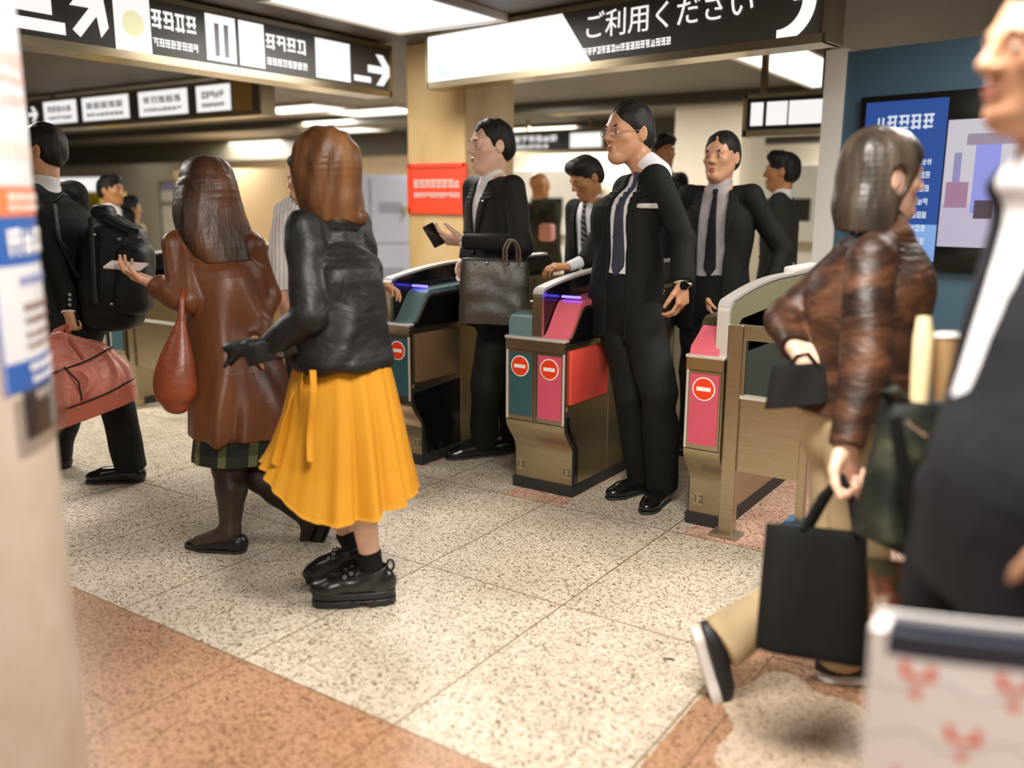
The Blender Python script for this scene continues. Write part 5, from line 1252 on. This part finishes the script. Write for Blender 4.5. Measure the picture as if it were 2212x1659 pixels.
def tights(P, mat):
    k = P.k
    for sd in 'LR':
        F = Field(np.minimum(np.minimum(k['hip'+sd], k['kn'+sd]), k['an'+sd])-.14, np.maximum(np.maximum(k['hip'+sd], k['kn'+sd]), k['an'+sd])+.14, .005)
        c = k['kn'+sd]*.68+k['an'+sd]*.32; b = RTH*.012
        F.cone(k['hip'+sd], k['kn'+sd], .084, .060, .03); F.cone(k['kn'+sd], c+b, .059, .060, .02); F.cone(c+b, k['an'+sd], .060, .037, .02); F.cone(k['an'+sd]-ZUP*.0, k['toe'+sd], .036, .024, .03)
        build('tights', F, mat, P.root)
tights(P, TIGHTS)
FLAT = mk('black_flat_shoe', (.008, .008, .008), .35)
def flatshoe(P, sd, toe, up):
    a = P.k['an'+sd]; t = nrm(toe); u = nrm(np.asarray(up)-t*(np.asarray(up) @ t)); r = np.cross(t, u); A = np.array([t, r, u]); B = a-u*.085; Q = lambda x, y, z: B+t*x+r*y+u*z
    F = Field(B-.26, B+.26, .004); F.ell(Q(-.03, 0, .036), (.04, .034, .04), A, 0); F.cone(Q(-.03, 0, .03), Q(.1, 0, .026), .034, .036, .02); F.ell(Q(.125, 0, .022), (.06, .036, .022), A, .02); F.cone(Q(.10, 0, .02), Q(.185, 0, .014), .025, .010, .015)
    F.ell(Q(.03, 0, .085), (.075, .03, .045), A, .01, 'sub'); F.half(Q(0, 0, .006), -u); o = build('shoe', F, FLAT, P.root)
    S = Field(B-.26, B+.26, .004); S.cone(Q(-.03, 0, .0), Q(.11, 0, .0), .037, .040, 0); S.cone(Q(.11, 0, 0), Q(.185, 0, 0), .038, .012, .01); S.half(Q(0, 0, .009), u); S.half(Q(0, 0, .0), -u); build('sole', S, DARK, o)
P.k['anL'][2] = .088
flatshoe(P, 'L', -RTH-TOW*.12, ZUP); flatshoe(P, 'R', nrm(-RTH*.42-ZUP*1.0), nrm(RTH*-.9+ZUP*.4))
c = atd(272, 574, 3.5); held_box('mobile_phone', c, (cv(-1, .08, .1), cv(.1, .3, -1), nrm(np.cross(cv(-1, .08, .1), cv(.1, .3, -1)))), (.070, .036, .005), mk('phone_white', (.62, .52, .48), .3), 'pale phone on the hand of the woman in the brown coat', 'phone')
# her drop shaped bag
RUST = mk('rust_leather', (.24, .050, .016), .38); vary(RUST, [(.17, .034, .012), (.28, .06, .02)], scale=7, bump=.3, bscale=14, bdist=.015)
def dropbag():
    d = 3.40; t = tag(empty('shoulder_bag', tuple(atd(380, 875, d))), 'rust red drop shaped leather bag hanging from the arm of the brown coat', 'bag')
    F = Field(atd(380, 760, d)-.24, atd(380, 760, d)+.26, .005); R_, T_ = RTH, TOW
    F.loft([(atd(380, 874, d), R_, T_, .045, .035), (atd(380, 850, d), R_, T_, .074, .055), (atd(379, 810, d), R_, T_, .078, .058), (atd(382, 760, d), R_, T_, .055, .045), (atd(388, 715, d), R_, T_, .030, .026), (atd(391, 690, d), R_, T_, .017, .015)], .015, flat=(False, True), pw=2.1)
    build('body', F, RUST, t, amp=.004, freq=7, stretch=(1, 1, .4)); m = MB(); m.tube([atd(391, 696, d), atd(393, 650, d), atd(396, 628, d+.02), atd(398, 612, d+.09)], [.014, .011, .010, .009], 8); m.build('strap', RUST, t, smooth=True)
dropbag()
# ------------------------------------------------------------------ person in the white checked shirt between them
CHECK = cloth('checked_shirt', (.62, .58, .56), bump=.2, var=.05, scale=8); mx = stripes(CHECK, (.66, .62, .60), (.50, .46, .44), 55, (.83, .56, .0), .6)
P = Person('person in a white checked shirt half hidden behind the brown bob', (664, 392, 4.35), -128, .95, hth=-112, vox=.006, hs=1.0, wid=.95, over={'neck': (640, 450, 0), 'wrR': (806, 612, -.02), 'elR': (735, 600, .1), 'elL': (598, 600, -.1), 'wrL': (612, 655, -.1)})
P.body(SKIN, {'R': dict(palm=cv(.1, -1, .2), d=cv(1, -.1, .1))}, vox=.005); P.face(); P.hair_short(HAIRB, thick=1.2); P.top(CHECK, 'shirt', hem=.12, w=1.0, sl=(.062, .055, .048), ends={'L': .6}); P.trousers(SUIT); P.shoe('L', SHOEL); P.shoe('R', SHOEL)
# ------------------------------------------------------------------ man with the black backpack
P = Person('man in a black suit with a backpack and a pink bag walking left', (88, 326, 4.35), -104, 1.0, hth=-84, vox=.005, hs=1.05, wid=1.08,
    over={'neck': (98, 398, .02), 'chest': (120, 480, 0), 'waist': (132, 580, 0), 'pelvis': (150, 680, 0), 'elL': (128, 560, -.14), 'wrL': (146, 672, -.16), 'knL': (245, 850, -.02), 'anL': G(285, 1040), 'knR': (150, 860, .1), 'anR': G(128, 1010)})
P.body(SKIN, {'L': dict(palm=cv(.3, 0, -1), d=cv(.02, -1, 0), curl=(1.2, 1.2, .8))}); P.face(); P.hair_short(HAIRB, line=.06)
P.suit(SUIT, SHIRT, None, closed=True, hem=.10); P.trousers(SUIT); P.shoe('L', SHOEL, toe=-RTH+TOW*.1); P.shoe('R', SHOEL, toe=-RTH)
m = MB(); 
c0 = P.k['wrL']
for k in range(3):
    b = atd(152, 636+k*11, 4.12); m = MB(); m.disc(tuple(b), tuple(TOW), 0, .008, .006, 14); m.build('cuff_button', SILVER, P.root)
BPACK = cloth('black_nylon', (.010, .011, .011), bump=.3, rough=.55, scale=8)
def backpack():
    d = 4.3; A, B = atd(255, 420, d), atd(262, 672, d); t = tag(empty('backpack', tuple(B)), 'black backpack worn by the man walking left at the left edge', 'backpack')
    F = Field(np.minimum(A, B)-.3, np.maximum(A, B)+.3, .006); X = nrm(RTH-TOW*.15); Y = TOW
    F.loft([(atd(244, 655, d), X, Y, .15, .13), (atd(248, 620, d), X, Y, .165, .15), (atd(250, 560, d), X, Y, .155, .15), (atd(250, 500, d), X, Y, .135, .14), (atd(240, 482, d), X, Y, .10, .12), (atd(225, 464, d), X, Y, .05, .08)], .02, flat=(False, False), pw=3)
    b = build('body', F, BPACK, t, amp=.006, freq=5)
    F = Field(atd(290, 590, d-.12)-.2, atd(290, 590, d-.12)+.2, .006); F.loft([(atd(290, 640, d-.05), X, Y, .085, .13), (atd(293, 560, d-.05), X, Y, .08, .13)], .02, flat=(False, False), pw=3); build('front_pocket', F, BPACK, t, amp=.004, freq=6)
    for (x, y, x2, y2) in [(196, 470, 205, 655), (225, 470, 300, 500)]:
        m = MB(); m.tube([atd(x+(x2-x)*q, y+(y2-y)*q+6*math.sin(q*3.1), d-.165-.01*math.sin(q*3.1)) for q in np.linspace(0, 1, 12)], .012, 8, r2=.004); m.build('strap', BPACK, t, smooth=True)
    for x, y in ((204, 507), (257, 517), (241, 657), (300, 512)):
        c = atd(x, y, d-.175); m = MB(); m.box(c[0]-.008, c[0]+.008, c[1]-.006, c[1]+.006, c[2]-.007, c[2]+.007, bev=.003); m.build('buckle', SILVER, t)
    m = MB(); m.tube([atd(170, 430, d-.15), atd(140, 415, d-.13), atd(118, 440, d-.10), atd(128, 520, d-.12), atd(170, 600, d-.15)], .018, 8, r2=.005); m.build('shoulder_strap', BPACK, t, smooth=True)
backpack()
PINKB = mk('pink_bag_nylon', (.58, .20, .155), .40); vary(PINKB, [(.50, .15, .11), (.60, .21, .16), (.68, .27, .21)], scale=6, bump=.55, bscale=10, bdist=.025, dist=1.0); PINKB2 = mk('pink_bag_base', (.46, .125, .075), .45)
def pinkbag():
    d = 4.05; X = nrm(cv(1, .36, -.35)); Y = nrm(np.cross(X, ZUP)); Y = Y if Y @ TOW > 0 else -Y; Z = nrm(np.cross(Y, X)); Z = Z if Z[2] > 0 else -Z
    B0 = atd(196, 878, d); t = tag(empty('travel_bag', tuple(B0)), 'crumpled pink travel bag with black piping carried at the left edge', 'bag'); Q = lambda x, y, z: B0+X*x+Y*y+Z*z
    F = Field(B0-.34, B0+.48, .005)
    F.loft([(Q(0, 0, .03), X, Y, .205, .105), (Q(0, 0, .11), X, Y, .210, .11), (Q(-.005, 0, .21), X, Y, .18, .085), (Q(-.02, 0, .29), X, Y, .12, .045), (Q(-.035, 0, .33), X, Y, .075, .022)], .02, flat=(True, False), pw=3.5)
    V, Qd = F.net(1); V = folds(V, Qd, .012, 6, (1, 1, .7), 12, True); b = mesh_obj('body', V, Qd, PINKB, t)
    F = Field(B0-.34, B0+.3, .005); F.loft([(Q(0, 0, -.035), X, Y, .195, .10), (Q(0, 0, .05), X, Y, .212, .113)], .01, flat=(True, True), pw=4); build('base', F, PINKB2, t)
    PIP = mk('black_piping', (.012, .01, .01), .4)
    for z, w, dp in ((.052, .217, .119), (.215, .190, .098)):
        m = MB(); m.tube([Q(w*math.copysign(abs(math.cos(q))**.55, math.cos(q)), dp*math.copysign(abs(math.sin(q))**.55, math.sin(q)), z+.006*math.sin(3*q)) for q in np.linspace(0, 2*math.pi, 60)], .004, 6, cap=False); m.build('piping', PIP, t, smooth=True)
    for g in (-1, 1):
        m = MB(); hp = atd(148, 704, d+.02*g); m.tube([Q(-.09, g*.075, .22), Q(-.085, g*.045, .30), Q(-.08, g*.02, .36)*.4+hp*.6, hp, Q(.03, g*.02, .36)*.4+hp*.6, Q(.05, g*.045, .30), Q(.07, g*.075, .22)], .013, 8, r2=.005); m.build('handle', PINKB2, t, smooth=True)
    m = MB(); m.tube([Q(.0, .118, .06), Q(.02, .122, .14), Q(-.01, .100, .22)], .004, 6); m.build('piping', PIP, t)
pinkbag()
# ------------------------------------------------------------------ woman in the brown satin blouse
SATIN = mk('brown_satin', (.085, .035, .016), .46, spec=.4); vary(SATIN, [(.010, .005, .0035), (.042, .017, .008), (.13, .054, .027)], scale=5, stretch=(1, 1, 2.2), bump=.4, bscale=10, bdist=.02, dist=1.2)
GREYH = mk('greying_brown_hair', (.05, .035, .025), .38, spec=.5); vary(GREYH, [(.014, .010, .007), (.038, .027, .019), (.10, .075, .055)], scale=14, stretch=(1, 1, .1), bump=.4, bscale=50)
BEIGET = cloth('beige_trousers', (.44, .33, .19), bump=.35, scale=5); RUBBER = mk('white_rubber', (.66, .62, .58), .5)
P = Person('woman with a dark bob in a brown satin blouse and beige trousers walking right', (1912, 386, 2.52), 118, .92, hth=97, vox=.0045, hs=1.0, wid=.98,
    over={'neck': (1906, 480, .0), 'chest': (1882, 610, .0), 'waist': (1862, 740, 0), 'pelvis': (1842, 870, 0), 'shR': (1880, 560, -.17), 'elR': (1872, 775, -.22), 'wrR': (1828, 965, -.26), 'shL': (1850, 560, .14), 'elL': (1702, 690, .16), 'wrL': (1716, 752, .0),
          'hipR': (1850, 920, -.06), 'hipL': (1825, 920, .07), 'knR': (1860, 1190, -.08), 'anR': G(1800, 1470, .085), 'knL': (1798, 1232, .06), 'anL': (1566, 1385, .02)})
P.k['anR'] = G(1812, 1466, .085)[1]
P.body(SKIN_P, {'R': dict(palm=cv(.5, .1, .8), d=cv(-.02, -1, .05), curl=(1.2, 1.3, .8), sz=1.15), 'L': dict(palm=cv(-.2, -.4, -.6), d=cv(.9, -.3, .4), curl=(1.1, 1.2, .8), sz=1.1)}); P.face()
hair_long(P, GREYH, [(1866, 500, .0, .086, .075), (1870, 450, .0, .096, .092), (1884, 395, 0, .094, .100), (1895, 352, 0, .088, .102)], fpos=(.0, .115, -.065), frad=(.12, .095, .13), amp=.004, freq=10, ear=True)
k = P.k; top = k['neck']-ZUP*.05; l, f = P.l, P.f
P.top(SATIN, 'blouse', hem=.1, nodes=[(atd(1850, 885, 2.52), l, f, .185, .15), (atd(1858, 800, 2.52), l, f, .178, .145), (atd(1868, 700, 2.52), l, f, .172, .14), (k['chest'], l, f, .172, .135), (top-ZUP*.03, l, f, .125, .09), (top+ZUP*.02, l, f, .075, .06)], sl=(.072, .068, .048), amp=.005, freq=4, seed=9, neckr=.05)
P.trousers(BEIGET, r=(.098, .080, .078), hipw=(.16, .125))
UPPER = mk('black_sneaker', (.012, .012, .012), .55)
P.shoe('R', UPPER, toe=RTH+TOW*.05, solemat=RUBBER, ln=.26, sh=.03); P.shoe('L', UPPER, toe=nrm(RTH*.30-ZUP*1.0+TOW*.1), up=nrm(RTH*.9+ZUP*.32), solemat=RUBBER, ln=.26, sh=.034)
# black tote in her hand
TOTE = cloth('black_tote_cloth', (.0065, .0065, .0055), bump=.25, rough=.8, scale=5)
def soft_bag(name, label, d, corners, half, mat, handles=None, hmat=None, hr=.009, bag=.012, tag_=True):
    """soft flat bag: corners = photo points top-left, top-right, bottom-right, bottom-left"""
    tl, tr, br, bl = [atd(x, y, d) for x, y in corners]; m = MB(); base = (bl+br)/2; t = tag(empty(name, tuple(base)), label, 'bag')
    N = nrm(np.cross(tr-tl, bl-tl)); N = N if N @ TOW > 0 else -N
    def pt(u, v, s):
        p = (tl*(1-u)+tr*u)*(1-v)+(bl*(1-u)+br*u)*v; b = half*(.25+.75*v**.6)*(1-(2*u-1)**6*.85)*(1 if v < .97 else .9)
        return Vector(p+N*s*(b+bag*.5*math.sin(5*u+3*v)*math.sin(3.1*u)*(1-v*.5)))
    nu, nv = 24, 26; g = {}
    for s in (1, -1):
        for i in range(nu+1):
            for j in range(nv+1): g[s, i, j] = m.bm.verts.new(pt(i/nu, j/nv, s))
    for i in range(nu):
        for j in range(nv):
            m.bm.faces.new((g[1, i, j], g[1, i+1, j], g[1, i+1, j+1], g[1, i, j+1])); m.bm.faces.new((g[-1, i, j], g[-1, i, j+1], g[-1, i+1, j+1], g[-1, i+1, j]))
        m.bm.faces.new((g[1, i, nv], g[1, i+1, nv], g[-1, i+1, nv], g[-1, i, nv])); m.bm.faces.new((g[1, i, 0], g[-1, i, 0], g[-1, i+1, 0], g[1, i+1, 0]))
    for j in range(nv):
        m.bm.faces.new((g[1, 0, j], g[1, 0, j+1], g[-1, 0, j+1], g[-1, 0, j])); m.bm.faces.new((g[1, nu, j], g[-1, nu, j], g[-1, nu, j+1], g[1, nu, j+1]))
    o = m.build('body', mat, t, smooth=True)
    for pts in handles or []:
        m = MB(); m.tube([atd(*p) for p in pts], hr, 8, r2=.004); m.build('handle', hmat or mat, t, smooth=True)
    return t, pt, N
soft_bag('tote_bag', 'plain black cloth tote hanging from the hand of the woman in the satin blouse', 2.22, [(1655, 1130), (1872, 1150), (1876, 1436), (1632, 1398)], .045, TOTE,
    handles=[[(1735, 1145, 2.20), (1775, 1075, 2.21), (1815, 1032, 2.23), (1838, 1075, 2.22), (1850, 1150, 2.20)], [(1745, 1145, 2.25), (1785, 1075, 2.25), (1820, 1030, 2.25), (1846, 1075, 2.25), (1862, 1150, 2.25)]], hr=.013)
PURSE = cloth('black_purse', (.007, .006, .005), bump=.3, scale=8)
soft_bag('purse', 'small dark purse held behind the back of the woman in the satin blouse', 2.46, [(1668, 790), (1800, 782), (1800, 872), (1652, 884)], .03, PURSE, handles=[[(1700, 800, 2.45), (1722, 770, 2.45), (1745, 765, 2.45), (1770, 795, 2.45)]], hr=.007)
# dark camouflaged jacket bag with a cream roll and a paper cup between the woman and the near man
CAMO = cloth('dark_camouflage', (.022, .024, .015), bump=.5, rough=.6, scale=9); vary(CAMO, [(.006, .008, .006), (.02, .022, .014), (.075, .07, .04)], scale=11, bump=.4, bscale=16, pos=[.42, .58, .76])
t, pt, N = soft_bag('backpack', 'dark camouflage backpack carried between the satin blouse and the near man', 1.95, [(1905, 862), (2085, 880), (2020, 1232), (1845, 1150)], .085, CAMO, handles=[[(1925, 868, 1.93), (1905, 845, 1.92), (1935, 838, 1.92), (1965, 868, 1.93)]], hr=.012)
m = MB(); m.tube([atd(1932+q*50, 900+q*270, 1.845+.02*q) for q in np.linspace(0, 1, 10)], .016, 8, r2=.004); m.build('strap', TOTE, t, smooth=True)
m = MB(); m.tube([atd(1962+q*40, 910+q*30, 1.845) for q in np.linspace(0, 1, 5)], .006, 8); m.build('zip_pull', SILVER, t, smooth=True)
ROLLC = mk('cream_roll', (.72, .58, .33), .6)
m = MB(); m.tube([atd(1985, 872, 2.0), atd(1990, 800, 2.0), atd(1995, 730, 2.0), atd(1996, 684, 2.0)], [.020, .022, .022, .015], 16); tag(m.build('paper_roll', ROLLC, smooth=True), 'cream paper roll standing up out of the camouflage backpack', 'paper roll')
c = atd(2038, 868, 2.02); t = tag(empty('paper_cup', tuple(c)), 'brown paper cup with white lid beside the cream roll', 'cup')
m = MB(); m.tube([c, atd(2040, 728, 2.02)], [.022, .031], 24); m.build('cup', mk('cup_brown', (.32, .19, .08), .6), t, smooth=True)
m = MB(); m.tube([atd(2040, 730, 2.02), atd(2040, 718, 2.02)], [.034, .031], 24); m.build('lid', WHITE, t)
FLORAL = mk('floral_bag', (.62, .54, .42), .6); vary(FLORAL, [(.10, .12, .05), (.38, .10, .07), (.62, .55, .43), (.68, .6, .5)], pos=[.34, .45, .54, .7], scale=19, bump=.1)
soft_bag('paper_bag', 'cream flower printed bag under the camouflage backpack', 1.98, [(1872, 1205), (2015, 1222), (1975, 1362), (1898, 1350)], .05, FLORAL)
# ------------------------------------------------------------------ near man at the right edge
NAVY = cloth('navy_suit', (.010, .0105, .0145), bump=.3, scale=6, rough=.75)
P = Person('man in a navy suit at the right edge, cropped close to the lens', (2272, 116, 1.36), -90, 1.0, hth=-84, vox=.005, hs=1.0, wid=1.12,
    over={'neck': (2310, 272, .0), 'chest': (2370, 520, 0), 'waist': (2290, 800, 0), 'pelvis': (2240, 1080, 0), 'shL': (2385, 430, -.19), 'shR': (2365, 430, .19), 'elL': (2370, 800, -.24), 'wrL': (2345, 1150, -.20), 'elR': (2260, 830, .2), 'wrR': (2200, 1120, .18)})
P.body(SKIN, {'L': dict(palm=cv(.3, .1, -1), d=cv(-.05, -1, 0), curl=(1.3, 1.3, .8))}); P.face(); P.hair_short(HAIRB)
P.suit(NAVY, SHIRT, None, closed=False, lap=False, hem=.16, V=[(-.05, .04), (.07, .04), (.082, -.12), (.074, -.30), (.05, -.40), (.0, -.42), (-.03, -.42), (-.05, -.1)]); P.trousers(NAVY); P.shoe('L', SHOEL, toe=-RTH); P.shoe('R', SHOEL, toe=-RTH)
P.hold = P.k['wrL']-ZUP*.095+TOW*.01
# his patterned carrier bag
PB = mk('carrier_white', (.82, .79, .78), .35)
MOT = mk('print_red', (.75, .09, .03), .45); MOG = mk('print_grey', (.42, .40, .42), .5); RIM = mk('carrier_navy', (.025, .028, .05), .4)
def carrier():
    d = 1.18; tl, tr = atd(1878, 1402, d), atd(2330, 1462, d-.12); U = nrm(tr-tl); L = np.linalg.norm(tr-tl); Dn = nrm(-ZUP*1.0+TOW*.04); N = nrm(np.cross(Dn, U)); N = N if N @ TOW > 0 else -N; Hh = .30; dep = .05
    t = tag(empty('carrier_bag', tuple(tl+U*L/2+Dn*Hh)), 'white carrier bag printed with red motifs in the lower right corner', 'bag')
    def bx(m, u0, u1, v0, v1, w0, w1, wob=0.0):
        nu = max(1, int((u1-u0)/.03)); nv = max(1, int((v1-v0)/.03)); g = {}
        for s, w in enumerate((w0, w1)):
            for i in range(nu+1):
                for j in range(nv+1):
                    u = u0+(u1-u0)*i/nu; v = v0+(v1-v0)*j/nv
                    g[s, i, j] = m.bm.verts.new(Vector(tl+U*u+Dn*v+N*(w+(bulge(u, v) if s or w1-w0 < .02 else -bulge(u, v)))))
        for i in range(nu):
            for j in range(nv):
                m.bm.faces.new((g[1, i, j], g[1, i+1, j], g[1, i+1, j+1], g[1, i, j+1])); m.bm.faces.new((g[0, i, j], g[0, i, j+1], g[0, i+1, j+1], g[0, i+1, j]))
            m.bm.faces.new((g[1, i, 0], g[0, i, 0], g[0, i+1, 0], g[1, i+1, 0])); m.bm.faces.new((g[1, i, nv], g[1, i+1, nv], g[0, i+1, nv], g[0, i, nv]))
        for j in range(nv): m.bm.faces.new((g[1, 0, j], g[1, 0, j+1], g[0, 0, j+1], g[0, 0, j])); m.bm.faces.new((g[1, nu, j], g[0, nu, j], g[0, nu, j+1], g[1, nu, j+1]))
    def bulge(u, v): return .012*math.sin(math.pi*min(max(u/L, 0), 1))*math.sin(math.pi*min(max(v/Hh, 0), 1)**.7)+.003*math.sin(20*u+9*v)
    m = MB(); bx(m, 0, L, .0, Hh, -dep, 0); b = m.build('body', PB, t, smooth=True)
    m = MB(); bx(m, .022, L, -.028, .002, -.012, .002); bx(m, 0, L, -.028, .002, -dep-.002, -dep+.012); m.build('rim', RIM, t)
    m = MB(); bx(m, 0, .02, -.030, .004, -dep, .003); m.build('rim_fold', PB, t)
    m = MB(); bx(m, .0, L, -.038, -.028, -dep, -dep+.006); m.build('rim_edge', PB, t)
    for w in (-.004, -dep+.004):
        m = MB(); h0, h1 = tl+U*L*.80+N*w, tl+U*L*.985+N*w; top = P.hold+N*(w+dep/2)*.3
        m.tube([h0+Dn*.01, h0*.65+top*.35+ZUP*.01, h0*.2+top*.8, top, h1*.2+top*.8, h1*.65+top*.35+ZUP*.01, h1+Dn*.01], .004, 8); m.build('handle', RIM, t, smooth=True)
    # printed motifs: a red cradle shape over a red drop, in staggered rows with grey waves
    def Pm(u, v, w=.0): return Vector(tl+U*u+Dn*v+N*(bulge(u, v)+w))
    def quad(m, pts):
        lo = [m.bm.verts.new(Pm(u, v, .0005)) for u, v in pts]; hi = [m.bm.verts.new(Pm(u, v, .0014)) for u, v in pts]; n = len(pts); m.bm.faces.new(hi); m.bm.faces.new(lo[::-1])
        for i in range(n): m.bm.faces.new((lo[i], lo[(i+1) % n], hi[(i+1) % n], hi[i]))
    for r, v in enumerate((.024, .098, .172)):
        for c in range(3):
            u = (.060 if r % 2 == 0 else .0)+.110*c+(.0 if r % 2 == 0 else .008)
            if u < .015 or u > L-.03: continue
            m = MB(); 
            quad(m, [(u-.021, v-.015), (u-.011, v-.016), (u-.010, v+.001), (u-.018, v+.002)]); quad(m, [(u+.012, v-.014), (u+.022, v-.013), (u+.021, v+.004), (u+.012, v+.003)])
            quad(m, [(u-.017, v-.001), (u+.020, v+.001), (u+.019, v+.008), (u-.015, v+.006)]); quad(m, [(u-.008, v+.023), (u, v+.015), (u+.009, v+.023), (u+.001, v+.032)])
            m.build('print_motif', MOT, b)
        m = MB(); pts = [Pm(u, v+.012+.010*math.sin(u*57+r*1.6), .0008) for u in np.linspace(.004, L-.004, 60)]; m.tube(pts, .0011, 4); m.build('print_wave', MOG, b)
carrier()
